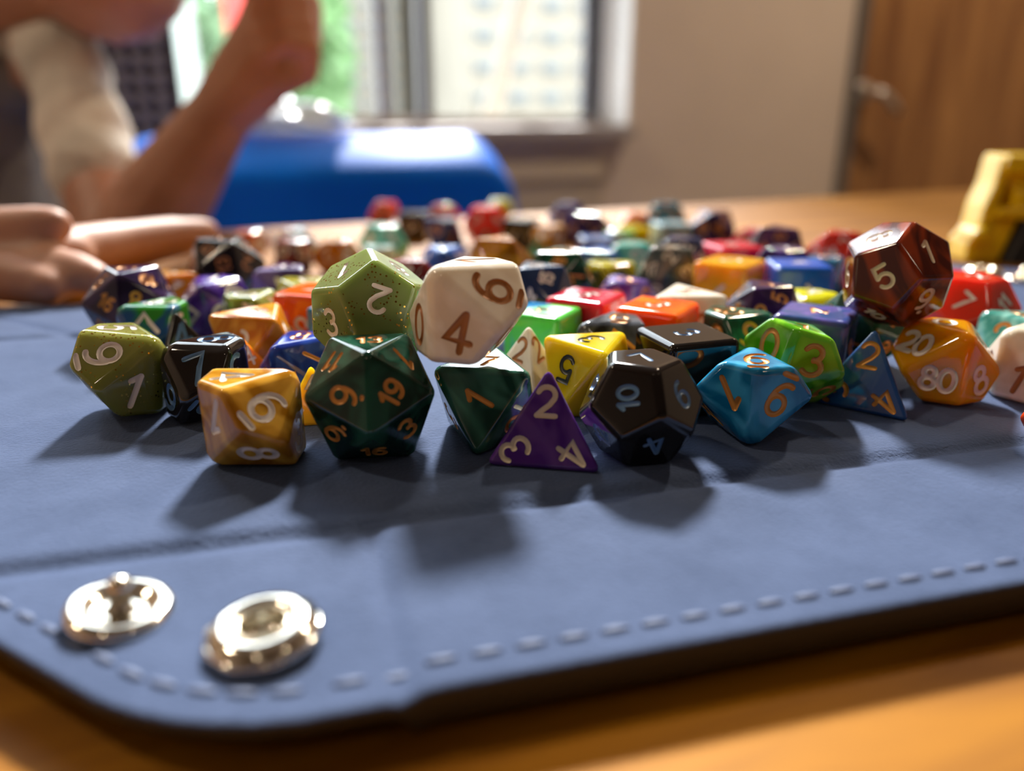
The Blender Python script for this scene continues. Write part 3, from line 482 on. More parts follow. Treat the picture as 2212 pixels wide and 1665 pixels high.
('d20', 19, (13.34, 222.6, 9.5), (0.5514, -0.053, -0.4566, -0.6962), ('pearl', '0a2f22', '17523c'), 'gold', [(0, '20', 0), (1, '3', 0), (2, '6.', 0), (3, '1', 0), (4, '8', 0), (5, '17', 0), (6, '15', 0), (7, '19', 0), (8, '11', 0), (9, '5', 0), (10, '16', 0), (11, '2', 0), (12, '13', 0), (13, '4', 0), (14, '10', 0), (15, '14', 0), (16, '7', 0), (17, '9.', 0), (18, '18', 0), (19, '12', 0)], 0, 'dark green twenty-sided die with glittering gold numbers in the middle of the heap'),
('d20', 19, (6.38, 199.87, 9.5), (0.6939, 0.0511, -0.4569, -0.5543), ('pearl2', '1a2f56', '6f7f3a'), 'white', [(0, '18', 0), (1, '6.', 0), (2, '7', 0), (3, '4', 0), (4, '3', 0), (5, '1', 0), (6, '11', 0), (7, '8', 0), (8, '2', 0), (9, '17', 0), (10, '5', 0), (11, '20', 0), (12, '10', 0), (13, '19', 0), (14, '13', 0), (15, '12', 0), (16, '9.', 0), (17, '14', 0), (18, '15', 0), (19, '16', 0)], 0, 'navy and olive twenty-sided die with white numbers, right behind the perched white die'),
('d20', 19, (28.58, 406.54, 2.8), (0.6156, -0.009, -0.4596, -0.6401), ('pearl', '2a2466', '5a50a0'), 'white', [(0, '6.', 0), (1, '13', 0), (2, '2', 0), (3, '15', 0), (4, '8', 0), (5, '17', 0), (6, '14', 0), (7, '3', 0), (8, '12', 0), (9, '11', 0), (10, '4', 0), (11, '18', 0), (12, '10', 0), (13, '1', 0), (14, '5', 0), (15, '19', 0), (16, '16', 0), (17, '9.', 0), (18, '7', 0), (19, '20', 0)], 0, 'indigo twenty-sided die at the far back of the heap'),
('d20', 19, (35.26, 364.73, 2.8), (0.4289, -0.1276, -0.4416, -0.7776), ('pearl', '22143c', '4a2a5c'), 'bronze', [(0, '4', 0), (1, '18', 0), (2, '9.', 0), (3, '8', 0), (4, '14', 0), (5, '11', 0), (6, '19', 0), (7, '5', 0), (8, '2', 0), (9, '16', 0), (10, '1', 0), (11, '12', 0), (12, '20', 0), (13, '6.', 0), (14, '10', 0), (15, '13', 0), (16, '17', 0), (17, '15', 0), (18, '7', 0), (19, '3', 0)], 0, 'blackish purple twenty-sided die at the far back of the heap'),
('d10', 20, (62.14, 414.75, 0.01), (0.2933, 0.1225, 0.9058, -0.2803), ('clear', 'e0780c', 'f0b030'), 'white', [(0, '8', 111), (1, '7', -180), (2, '3', 111), (3, '0', 111), (4, '5', 111), (5, '4', 111), (6, '2', 111), (7, '6_', -180), (8, '9_', -180), (9, '1', 111)], 0, 'orange ten-sided die at the far back with the table behind it'),
('d8', 16, (55.63, 364.58, -0.17), (0.4527, -0.5094, 0.7275, -0.0798), ('clear', 'c8b400', 'e0cc30'), 'black', [(0, '8', 0), (1, '6', 0), (2, '7', 0), (3, '1', 0), (4, '2', 0), (5, '4', 0), (6, '3', 0), (7, '5', 0)], 0, 'yellow eight-sided die beneath the orange one at the back'),
('d10', 20, (47.41, 350.56, 0.01), (0.3942, -0.3468, 0.8456, -0.0961), ('pearl', '6fb05a', 'a8d890'), 'white', [(0, '6_', 111), (1, '3', -180), (2, '4', 111), (3, '7', 111), (4, '8', 111), (5, '5', 111), (6, '0', 111), (7, '2', -180), (8, '1', -180), (9, '9_', 111)], 0, 'pale green ten-sided die in the back of the heap'),
('d6', 14, (35.08, 326.22, 0.3), (0.7064, 0.0308, -0.7064, 0.0308), ('pearl', '24468c', '8fa4d0'), 'white', [(0, '2', 0), (1, '5', 0), (2, '1', 0), (3, '6', 0), (4, '4', 0), (5, '3', 0)], 0, 'blue cube die with a pale edge in the back of the heap'),
('d8', 17, (27.49, 255.12, 6.94), (0.4384, -0.4101, 0.7877, -0.1382), ('solid', '164a9c', '2a6abc'), 'white', [(0, '3', 0), (1, '4', 0), (2, '8', 0), (3, '2', 0), (4, '1', 0), (5, '5', 0), (6, '6', 0), (7, '7', 0)], 0, 'cobalt blue eight-sided die with a white 2 in the middle of the heap'),
('d10', 21, (38.96, 266.47, 7.04), (0.4056, -0.5539, 0.7271, 0.0092), ('pearl', '3f9a90', '86ccc2'), 'white', [(0, '1', 111), (1, '6_', -180), (2, '9_', 111), (3, '7', 111), (4, '4', 111), (5, '8', 111), (6, '2', 111), (7, '3', -180), (8, '5', -180), (9, '0', 111)], 0, 'aqua green ten-sided die in the middle of the heap'),
('d20', 19, (78.65, 408.69, 2.8), (0.4951, -0.0887, -0.4511, -0.7373), ('pearl', '12506a', '3f8fa8'), 'gold', [(0, '14', 0), (1, '16', 0), (2, '4', 0), (3, '10', 0), (4, '12', 0), (5, '18', 0), (6, '11', 0), (7, '5', 0), (8, '9.', 0), (9, '19', 0), (10, '8', 0), (11, '3', 0), (12, '7', 0), (13, '15', 0), (14, '17', 0), (15, '1', 0), (16, '13', 0), (17, '6.', 0), (18, '20', 0), (19, '2', 0)], 0, 'petrol blue twenty-sided die at the far back of the heap'),
('d6', 15, (72.38, 363.14, 0.8), (0.7044, 0.0616, -0.7044, 0.0616), ('pearl', '6f9cae', 'bcd6de'), 'white', [(0, '2', 0), (1, '1', 0), (2, '6', 0), (3, '5', 0), (4, '4', 0), (5, '3', 0)], 0, 'pale icy blue cube die in the back of the heap'),
('d20', 18, (53.88, 253.89, 9.0), (0.6429, 0.0111, -0.4596, -0.6127), ('pearl', '20264c', '465078'), 'white', [(0, '10', 0), (1, '20', 0), (2, '12', 0), (3, '14', 0), (4, '5', 0), (5, '6.', 0), (6, '8', 0), (7, '17', 0), (8, '19', 0), (9, '15', 0), (10, '3', 0), (11, '13', 0), (12, '11', 0), (13, '7', 0), (14, '9.', 0), (15, '1', 0), (16, '16', 0), (17, '18', 0), (18, '2', 0), (19, '4', 0)], 0, 'slate navy twenty-sided die in the back of the heap'),
('d20', 18, (47.75, 235.27, 9.0), (0.4951, -0.0887, -0.4511, -0.7373), ('pearl', '3a4a4c', '7a6a5c'), 'cream', [(0, '5', 0), (1, '7', 0), (2, '4', 0), (3, '20', 0), (4, '10', 0), (5, '12', 0), (6, '14', 0), (7, '13', 0), (8, '8', 0), (9, '9.', 0), (10, '18', 0), (11, '15', 0), (12, '11', 0), (13, '16', 0), (14, '1', 0), (15, '6.', 0), (16, '3', 0), (17, '17', 0), (18, '2', 0), (19, '19', 0)], 0, 'grey brown twenty-sided die with cream numbers in the middle of the heap'),
('d20', 20, (91.93, 364.4, 3.3), (0.7796, 0.1296, -0.441, -0.4254), ('pearl', '221236', '46285c'), 'gold', [(0, '9.', 0), (1, '8', 0), (2, '7', 0), (3, '6.', 0), (4, '15', 0), (5, '17', 0), (6, '12', 0), (7, '20', 0), (8, '19', 0), (9, '16', 0), (10, '2', 0), (11, '10', 0), (12, '11', 0), (13, '14', 0), (14, '5', 0), (15, '3', 0), (16, '4', 0), (17, '18', 0), (18, '13', 0), (19, '1', 0)], 0, 'dark plum twenty-sided die at the back right rim of the heap'),
('d10', 20, (107.4, 353.84, 0.01), (0.1474, 0.4938, 0.7692, -0.378), ('clear', 'a8144c', 'd03a78'), 'white', [(0, '3', 111), (1, '6_', -180), (2, '7', 111), (3, '0', 111), (4, '9_', 111), (5, '5', 111), (6, '4', 111), (7, '8', -180), (8, '2', -180), (9, '1', 111)], 0, 'magenta ten-sided die in the back right of the heap'),
('d20', 19, (90.18, 269.67, 9.5), (0.5268, -0.0689, -0.4545, -0.715), ('pearl', '301a44', '5c3460'), 'bronze', [(0, '8', 0), (1, '7', 0), (2, '18', 0), (3, '17', 0), (4, '12', 0), (5, '5', 0), (6, '1', 0), (7, '4', 0), (8, '15', 0), (9, '6.', 0), (10, '9.', 0), (11, '19', 0), (12, '20', 0), (13, '3', 0), (14, '13', 0), (15, '2', 0), (16, '16', 0), (17, '14', 0), (18, '10', 0), (19, '11', 0)], 0, 'plum twenty-sided die with bronze numbers at the back right of the heap'),
('d12', 17, (82.59, 238.84, 8.5), (0.1366, -0.5183, -0.481, -0.6938), ('pearl', '2a1c54', '56408c'), 'white', [(0, '8', 0), (1, '7', 0), (2, '4', 0), (3, '6_', 0), (4, '1', 0), (5, '3', 0), (6, '11', 0), (7, '9_', 0), (8, '10', 0), (9, '5', 0), (10, '12', 0), (11, '2', 0)], 0, 'deep violet twelve-sided die behind the blue cube'),
('d6', 15.5, (71.26, 255.73, 7.75), (0.7026, 0.08, -0.7026, 0.08), ('clear', 'b41434', 'dc3a5a'), 'white', [(0, '2', 0), (1, '1', 0), (2, '4', 0), (3, '6', 0), (4, '3', 0), (5, '5', 0)], 0, 'rose red cube die with a faint 2, in the middle right of the heap'),
('d6', 16, (62.39, 223.73, 8.0), (0.6706, -0.2244, -0.6706, -0.2244), ('clear', 'c88c00', 'e8b020'), 'white', [(0, '2', 0), (1, '1', 0), (2, '4', 0), (3, '6', 0), (4, '5', 0), (5, '3', 0)], 0, 'golden yellow cube die in the middle of the heap'),
('d10', 21, (29.73, 232.31, 7.04), (0.0961, -0.8456, -0.3468, 0.3942), ('clear', '97900a', 'bdb42c'), 'black', [(0, '9_', 111), (1, '1', -180), (2, '2', 111), (3, '3', 111), (4, '8', 111), (5, '0', 111), (6, '4', 111), (7, '6_', -180), (8, '7', -180), (9, '5', 111)], 0, 'olive yellow ten-sided die with a black number, in the middle of the heap'),
('d10', 20, (29.98, 210.96, 6.71), (0.2402, 0.2779, 0.8707, -0.327), ('pearl', '4a2c86', '8f7cc4'), 'gold', [(0, '0', 111), (1, '1', -180), (2, '7', 111), (3, '3', 111), (4, '8', 111), (5, '4', 111), (6, '6_', 111), (7, '5', -180), (8, '9_', -180), (9, '2', 111)], 0, 'lavender purple ten-sided die lying flat behind the crimson cube'),
('d20', 17, (60.81, 185.91, 8.5), (0.6841, 0.0431, -0.4577, -0.5663), ('pearl', '20123c', '3c2458'), 'gold', [(0, '10', 0), (1, '2', 0), (2, '1', 0), (3, '16', 0), (4, '13', 0), (5, '12', 0), (6, '4', 0), (7, '8', 0), (8, '19', 0), (9, '6.', 0), (10, '18', 0), (11, '11', 0), (12, '7', 0), (13, '14', 0), (14, '15', 0), (15, '3', 0), (16, '20', 0), (17, '9.', 0), (18, '5', 0), (19, '17', 0)], 0, 'deep purple twenty-sided die with gold numbers behind the white eight-sided die'),
('d6', 16, (80.79, 220.14, 8.0), (0.7064, -0.0308, -0.7064, -0.0308), ('solid', '0c44a4', '1c62cc'), 'white', [(0, '3', 0), (1, '2', 0), (2, '1', 0), (3, '5', 0), (4, '6', 0), (5, '4', 0)], 0, 'cobalt blue cube die with pale numbers beside the rust brown die'),
('d10', 19, (98.05, 248.77, 6.37), (0.3715, -0.1947, 0.893, -0.1631), ('pearl', '1c5a80', '4a8fae'), 'gold', [(0, '7', 111), (1, '9_', -180), (2, '6_', 111), (3, '2', 111), (4, '3', 111), (5, '0', 111), (6, '8', 111), (7, '4', -180), (8, '5', -180), (9, '1', 111)], 0, 'steel teal ten-sided die behind the cobalt cube'),
('d20', 18, (110.18, 266.23, 9.0), (0.5871, -0.029, -0.4588, -0.6664), ('solid', 'b41c1c', 'd83a2c'), 'white', [(0, '3', 0), (1, '17', 0), (2, '13', 0), (3, '8', 0), (4, '19', 0), (5, '18', 0), (6, '16', 0), (7, '9.', 0), (8, '20', 0), (9, '1', 0), (10, '11', 0), (11, '12', 0), (12, '15', 0), (13, '2', 0), (14, '4', 0), (15, '10', 0), (16, '5', 0), (17, '14', 0), (18, '7', 0), (19, '6.', 0)], 0, 'red twenty-sided die at the back right edge of the heap'),
('d10', 19, (120.03, 278.81, 6.37), (0.3637, -0.8093, 0.4249, 0.1798), ('pearl', 'a8c4c8', 'e4eef0'), 'white', [(0, '0', 111), (1, '8', -180), (2, '6_', 111), (3, '1', 111), (4, '2', 111), (5, '5', 111), (6, '9_', 111), (7, '3', -180), (8, '7', -180), (9, '4', 111)], 0, 'silvery white ten-sided die behind the rust brown die'),
('d20', 18, (80.97, 176.64, 9.0), (0.5268, -0.0689, -0.4545, -0.715), ('pearl', '0a3a2c', '185c46'), 'gold', [(0, '2', 0), (1, '18', 0), (2, '3', 0), (3, '19', 0), (4, '5', 0), (5, '8', 0), (6, '13', 0), (7, '11', 0), (8, '16', 0), (9, '12', 0), (10, '20', 0), (11, '6.', 0), (12, '17', 0), (13, '14', 0), (14, '9.', 0), (15, '4', 0), (16, '1', 0), (17, '15', 0), (18, '7', 0), (19, '10', 0)], 0, 'dark green die mostly hidden behind the rust brown one'),
('d6', 15, (119.48, 208.66, 7.5), (0.6744, -0.2126, -0.6744, -0.2126), ('clear', 'b8102c', 'e02c4c'), 'white', [(0, '6', 0), (1, '3', 0), (2, '1', 0), (3, '5', 0), (4, '4', 0), (5, '2', 0)], 0, 'ruby red cube die at the right end behind the rust brown die'),
('d12', 18, (113.53, 190.47, 9.0), (0.1966, -0.4744, -0.5243, -0.6792), ('clear', 'c01c0c', 'e8402c'), 'white', [(0, '3', 0), (1, '10', 0), (2, '12', 0), (3, '9_', 0), (4, '1', 0), (5, '8', 0), (6, '11', 0), (7, '6_', 0), (8, '4', 0), (9, '7', 0), (10, '5', 0), (11, '2', 0)], 0, 'scarlet twelve-sided die at the right end of the heap'),
('d10', 15, (97.53, 128.86, 5.03), (0.1474, 0.4938, 0.7692, -0.378), ('solid', 'd8340c', 'f0501c'), 'white', [(0, '9_', 111), (1, '1', -180), (2, '4', 111), (3, '5', 111), (4, '7', 111), (5, '6_', 111), (6, '0', 111), (7, '2', -180), (8, '8', -180), (9, '3', 111)], 0, 'orange red die just entering at the right edge of the mat'),
]

def faces_of(V):
    n = len(V); c = V.mean(0); fs = {}
    for t in itertools.combinations(range(n), 3):
        a, b, d = V[list(t)]; N = np.cross(b-a, d-a); L = np.linalg.norm(N)
        if L < 1e-9: continue
        N /= L; k = N@a
        if k < N@c: N = -N; k = -k
        s = V@N-k
        if s.max() < 1e-6*np.abs(V).max()*10:
            on_ = tuple(np.where(np.abs(s) < 1e-5*np.abs(V).max()*10)[0]); fs[on_] = N
    out = []
    for on_, N in fs.items():
        m = V[list(on_)].mean(0); u = V[on_[0]]-m; u /= np.linalg.norm(u); w = np.cross(N, u)
        ang = [np.arctan2((V[i]-m)@w, (V[i]-m)@u) for i in on_]
        out.append([int(on_[i]) for i in np.argsort(ang)])
    return out
_poly = {}
def poly(t, s):
    if t not in _poly:
        g = (1+5**.5)/2
        if t == 'd4': V = np.array([(1, 1, 1), (1, -1, -1), (-1, 1, -1), (-1, -1, 1)])/(8**.5)*1000
        elif t == 'd6': V = np.array(list(itertools.product((-1, 1), repeat=3)))*1000/2
        elif t == 'd8': V = np.array([(1, 0, 0), (-1, 0, 0), (0, 1, 0), (0, -1, 0), (0, 0, 1), (0, 0, -1)])*1000/2**.5
        elif t == 'd10':
            r = 500.; A = r; e = A*.10557; V = [(0, 0, A), (0, 0, -A)]
            for k in range(5): a = np.radians(72*k); V.append((r*np.cos(a), r*np.sin(a), e))
            for k in range(5): a = np.radians(72*k+36); V.append((r*np.cos(a), r*np.sin(a), -e))
        elif t == 'd12':
            V = [p_ for p_ in itertools.product((-1, 1), repeat=3)]
            for a, b in itertools.product((-1, 1), repeat=2): V += [(0, a/g, b*g), (a/g, b*g, 0), (a*g, 0, b/g)]
            V = np.array(V)*1000/2/1.3763819*1.2360679774997898
        else:
            V = []
            for a, b in itertools.product((-1, 1), repeat=2): V += [(0, a, b*g), (a, b*g, 0), (a*g, 0, b)]
        V = np.array(V, float); Fc = faces_of(V)
        if t in ('d12', 'd20'): V *= 500/np.linalg.norm(V[Fc[0]].mean(0))
        _poly[t] = (V, Fc)
    V, Fc = _poly[t]; return V*s*1e-6, Fc
# numeral strokes: two layers of centre lines, x right, y up, height 1
def ell(cx, cy, rx, ry, a0, a1, n=14): return [(cx+rx*math.cos(math.radians(a0+(a1-a0)*k/n)), cy+ry*math.sin(math.radians(a0+(a1-a0)*k/n))) for k in range(n+1)]
GL = {
 '0': [([ell(0, 0, .27, .43, 0, 360, 22)[:-1]], True, 0)],
 '1': [([[(.04, -.43), (.04, .43)]], False, 0), ([[(.04, .43), (-.16, .24)]], False, 1)],
 '2': [([ell(0, .19, .26, .24, 160, -25, 10)+[(.1, -.1), (-.12, -.28), (-.27, -.43)]], False, 0), ([[(-.27, -.43), (.28, -.43)]], False, 1)],
 '3': [([ell(0, .21, .24, .22, 150, -80, 10)], False, 0), ([ell(0, -.20, .27, .23, 80, -150, 11)], False, 1)],
 '4': [([[(.08, .43), (-.28, -.2), (.3, -.2)]], False, 0), ([[(.1, .43), (.1, -.43)]], False, 1)],
 '5': [([[(.24, .42), (-.2, .42), (-.23, .02)]], False, 0), ([ell(.0, -.16, .27, .27, 140, -150, 13)], False, 1)],
 '6': [([ell(0, -.17, .25, .26, 0, 360, 18)[:-1]], True, 0), ([ell(.12, -.10, .37, .53, 175, 75, 9)], False, 1)],
 '7': [([[(-.27, .42), (.27, .42), (.1, .05), (-.05, -.43)]], False, 0)],
 '8': [([ell(0, .22, .2, .2, 0, 360, 16)[:-1]], True, 0), ([ell(0, -.2, .25, .23, 0, 360, 18)[:-1]], True, 1)],
 '_': [([[(-.2, -.68), (.2, -.68)]], False, 0)],
 '.': [([[(-.02, -.66), (.02, -.66)]], False, 0)],
}
GL['9'] = [([[(-x, -y) for x, y in s] for s in ss], c, l) for ss, c, l in GL['6']]
def strokes(txt):
    out = []; main = txt.strip('_.'); sc = 1 if len(main) == 1 else .82
    adv = .66*sc; x0 = -adv*(len(main)-1)/2
    if len(main) == 2 and '1' in main: adv *= .85; x0 = -adv/2
    for i, ch in enumerate(main):
        for ss, c, l in GL[ch]:
            for s in ss: out.append(([(x0+i*adv+x*sc, y*sc) for x, y in s], c, l))
    if txt[-1] in '_.':
        for ss, c, l in GL[txt[-1]]:
            for s in ss: out.append((s, c, l))
    return out
def stroke_tube(bm, P3, N, R, closed, n=8):
    """tube around a planar centre line, N is the face normal"""
    m = len(P3); rings = []
    pts = list(P3)
    for i in range(m):
        if closed: t = pts[(i+1) % m]-pts[i-1]
        else: t = pts[min(i+1, m-1)]-pts[max(i-1, 0)]
        t.normalize(); s = N.cross(t)
        k = 1.0
        if not closed and 0 < i < m-1:
            c = (pts[i]-pts[i-1]).normalized().dot(t); k = min(1.35, 1/max(.3, c))
        rings.append([pts[i]+(s*math.cos(a)*k+N*math.sin(a))*R for a in [2*math.pi*q/n for q in range(n)]])
    if not closed:   # rounded ends
        t0 = (pts[0]-pts[1]).normalized(); t1 = (pts[-1]-pts[-2]).normalized()
        def cap(ring, p, t): return [[p+(v-p)*math.cos(b)+t*R*math.sin(b) for v in ring] for b in (math.radians(40), math.radians(72))]
        rings = cap(rings[0], pts[0], t0)[::-1]+rings+cap(rings[-1], pts[-1], t1)
    vs = [[bm.verts.new(v) for v in r] for r in rings]; m = len(vs)
    for i in range(m if closed else m-1):
        j = (i+1) % m
        for q in range(n): bm.faces.new((vs[i][q], vs[i][(q+1) % n], vs[j][(q+1) % n], vs[j][q]))
    if not closed:
        bm.faces.new(vs[0][::-1]); bm.faces.new(vs[-1])
NAMES = dict(d4='four_sided_die', d6='cube_die', d8='eight_sided_die', d10='ten_sided_die', d12='twelve_sided_die', d20='twenty_sided_die')
GH = dict(d4=.27, d6=.46, d8=.32, d10=.30, d12=.275, d20=.24)
BEV = dict(d4=(.055, 6), d6=(.095, 5), d8=(.055, 4), d10=(.058, 4), d12=(.045, 4), d20=(.032, 3))
jobs = []
TMP = []
for idx, (t, s, loc, q, (style, c1, c2), paint, nums, near, label) in enumerate(DICE):
    Vv, Fc = poly(t, s)
    bm = bmesh.new(); bv = [bm.verts.new(v) for v in Vv]
    for f in Fc: bm.faces.new([bv[i] for i in f])
    o_, sg = BEV[t]; k = 1.5 if (style == 'solid' and t in ('d10', 'd12')) else 1
    bmesh.ops.bevel(bm, geom=bm.edges[:], offset=o_*s*.001*k, segments=sg, profile=.5, affect='EDGES', clamp_overlap=True)
    bmesh.ops.recalc_face_normals(bm, faces=bm.faces[:])
    me = bm_mesh(bm, NAMES[t]); body_m = die_mat(style, c1, c2, idx); me.materials.append(body_m); me.materials.append(PAINT[paint])
    die = obj(NAMES[t], me)
    die.location = Vector(loc)*.001; die.rotation_mode = 'QUATERNION'; die.rotation_quaternion = q
    tag(die, label, 'die', 'dice in the heap')
    h = GH[t]*s*.001
    if t == 'd6': h *= .8
    cut = [bmesh.new(), bmesh.new()]; cnt = [0, 0]
    items = []
    cen = [Vector(Vv[f].mean(0)) for f in Fc]
    nor = [Vector(np.cross(Vv[f[1]]-Vv[f[0]], Vv[f[2]]-Vv[f[0]])).normalized() for f in Fc]
    if t == 'd4':
        for k, f in enumerate(Fc):
            for vi in f:
                vx = Vector(Vv[vi]); c = cen[k]+(vx-cen[k])*.47; items.append((k, nums[0][vi], c, (vx-cen[k]).normalized()))
    else:
        for k, txt, ang in nums:
            f = Fc[k]; x = (Vector(Vv[f[0]])-cen[k]).normalized(); y = nor[k].cross(x); a = math.radians(ang)
            items.append((k, txt, cen[k], x*math.cos(a)+y*math.sin(a)))
    for k, txt, c, up in items:
        N = nor[k]; rt = up.cross(N); hw = .090*h; dep = .055*h; R = (hw*hw+dep*dep)/(2*dep)
        sc = h if len(txt.strip('_.')) == 1 else h*(.92 if t != 'd20' else .95)
        shift = .1 if txt[-1] in '_.' else 0
        for line, closed, layer in strokes(txt):
            P3 = [c+rt*(x*sc)+up*((y+shift)*sc)+N*(R-dep) for x, y in line]
            if not closed and len(P3) == 2: P3 = [P3[0], (P3[0]+P3[1])/2, P3[1]]
            stroke_tube(cut[layer], P3, N, R, closed); cnt[layer] += 1
    for layer in (0, 1):
        if not cnt[layer]: cut[layer].free(); continue
        bmesh.ops.recalc_face_normals(cut[layer], faces=cut[layer].faces[:])
        cm = bm_mesh(cut[layer], 'cutter'); cm.materials.append(body_m); cm.materials.append(PAINT[paint])
        cm.polygons.foreach_set('material_index', [1]*len(cm.polygons))
        co = obj('cutter', cm); co.parent = die; TMP.append(co)
        md = die.modifiers.new('engrave', 'BOOLEAN'); md.operation = 'DIFFERENCE'; md.object = co; md.solver = 'MANIFOLD'
    jobs.append((die, nor, cen, near, paint, body_m))
bpy.context.view_layer.update()
dg = bpy.context.evaluated_depsgraph_get()
new = [bpy.data.meshes.new_from_object(d.evaluated_get(dg)) for d, *_ in jobs]
for o in TMP: bpy.data.objects.remove(o)
for (die, nor, cen, near, paint, body_m), me in zip(jobs, new):
    die.modifiers.clear(); old = die.data; die.data = me; bpy.data.meshes.remove(old); me.name = die.name
    nP = len(me.polygons); mi = np.zeros(nP, int); me.polygons.foreach_get('material_index', mi)
    nv = len(me.vertices); co = np.zeros(nv*3); me.vertices.foreach_get('co', co); co = co.reshape(-1, 3)
    me.polygons.foreach_set('use_smooth', [True]*nP)
    me.set_sharp_from_angle(angle=math.radians(32))
    NO = np.array([tuple(n) for n in nor]); CE = np.array([tuple(c) for c in cen]); off = (NO*CE).sum(1)
    groups = {}
    for pl_ in me.polygons:
        if mi[pl_.index] != 1: continue
        c = np.array(pl_.center); k = int(np.abs(NO@c-off).argmin()) if near else 0
        groups.setdefault(k, []).append(pl_.index)
    for k, ps in groups.items():
        ids = {}; VV = []; FF = []
        for pi in ps:
            f = []
            for vi in me.polygons[pi].vertices:
                if vi not in ids: ids[vi] = len(VV); VV.append(co[vi])
                f.append(ids[vi])
            FF.append(f)
        VV = np.array(VV)
        if near: VV = VV+NO[k]*2.0e-5
        else: VV = VV*1.0025
        nm = mesh('numeral', VV, FF, True); obj('numeral' if near else 'numerals', nm, PAINT[paint], die)
    me.polygons.foreach_set('material_index', [0]*nP); me.materials.clear(); me.materials.append(body_m); me.update()
    wn_ = die.modifiers.new('weighted_normals', 'WEIGHTED_NORMAL'); wn_.keep_sharp = True; wn_.weight = 80

# ------------------------------------------------------------------ person
def hull_chain(bm, chain, sub=2):
    for (p, r), (q, s) in zip(chain, chain[1:]):
        b = bmesh.new()
        for c, k in ((p, r), (q, s)):
            g_ = bmesh.ops.create_icosphere(b, subdivisions=sub, radius=1)
            kk = k if isinstance(k, tuple) else (k, k, k)
            for v in g_['verts']: v.co = Vector(c)+Vector((v.co.x*kk[0], v.co.y*kk[1], v.co.z*kk[2]))
        h_ = bmesh.ops.convex_hull(b, input=b.verts[:])
        drop = [v for v in b.verts if not v.link_faces]
        bmesh.ops.delete(b, geom=drop, context='VERTS')
        tm = bpy.data.meshes.new('t'); b.to_mesh(tm); b.free(); bm.from_mesh(tm); bpy.data.meshes.remove(tm)
def blob(name, chains, vox, sm=6, fac=.5):
    bm = bmesh.new()
    for c in chains: hull_chain(bm, c)
    o = bpy.data.objects.new(name, bm_mesh(bm, name)); COL.objects.link(o)
    m = o.modifiers.new('r', 'REMESH'); m.mode = 'VOXEL'; m.voxel_size = vox
    s_ = o.modifiers.new('s', 'SMOOTH'); s_.iterations = sm; s_.factor = fac
    bpy.context.view_layer.update()
    me = bpy.data.meshes.new_from_object(o.evaluated_get(bpy.context.evaluated_depsgraph_get()))
    bpy.data.objects.remove(o); me.name = name
    me.polygons.foreach_set('use_smooth', [True]*len(me.polygons)); return me
A = lambda x, y, d: tuple(at(x, y, d))
M_skin, nt, p = new_mat('skin'); p.inputs['Base Color'].default_value = (.45, .24, .165, 1); p.inputs['Roughness'].default_value = .5
p.inputs['Subsurface Weight'].default_value = .25; p.inputs['Subsurface Radius'].default_value = (1, .35, .2); p.inputs['Subsurface Scale'].default_value = .006
M_skin.node_tree.nodes['Principled BSDF'].inputs['Specular IOR Level'].default_value = .35
t_ = nt.nodes.new('ShaderNodeTexCoord'); n_ = nt.nodes.new('ShaderNodeTexNoise'); n_.inputs['Scale'].default_value = 35; n_.inputs['Detail'].default_value = 5
nt.links.new(t_.outputs['Object'], n_.inputs['Vector']); r_ = nt.nodes.new('ShaderNodeValToRGB'); nt.links.new(n_.outputs['Fac'], r_.inputs[0])
r_.color_ramp.elements[0].position = .3; r_.color_ramp.elements[1].position = .7
r_.color_ramp.elements[0].color = (.40, .20, .13, 1); r_.color_ramp.elements[1].color = (.50, .27, .185, 1); nt.links.new(r_.outputs[0], p.inputs['Base Color'])
sh_r = A(140, 135, .60); el_r = A(262, 575, .525); wr_r = A(478, 243, .50)
torso_t = A(-85, 150, .66); torso_b = A(-80, 720, .66)
head = Vector(A(240, -135, .56))
sh_l = (-.60, .62, .10); el_l = (-.43, .42, .030); wr_l = A(-215, 488, .29)
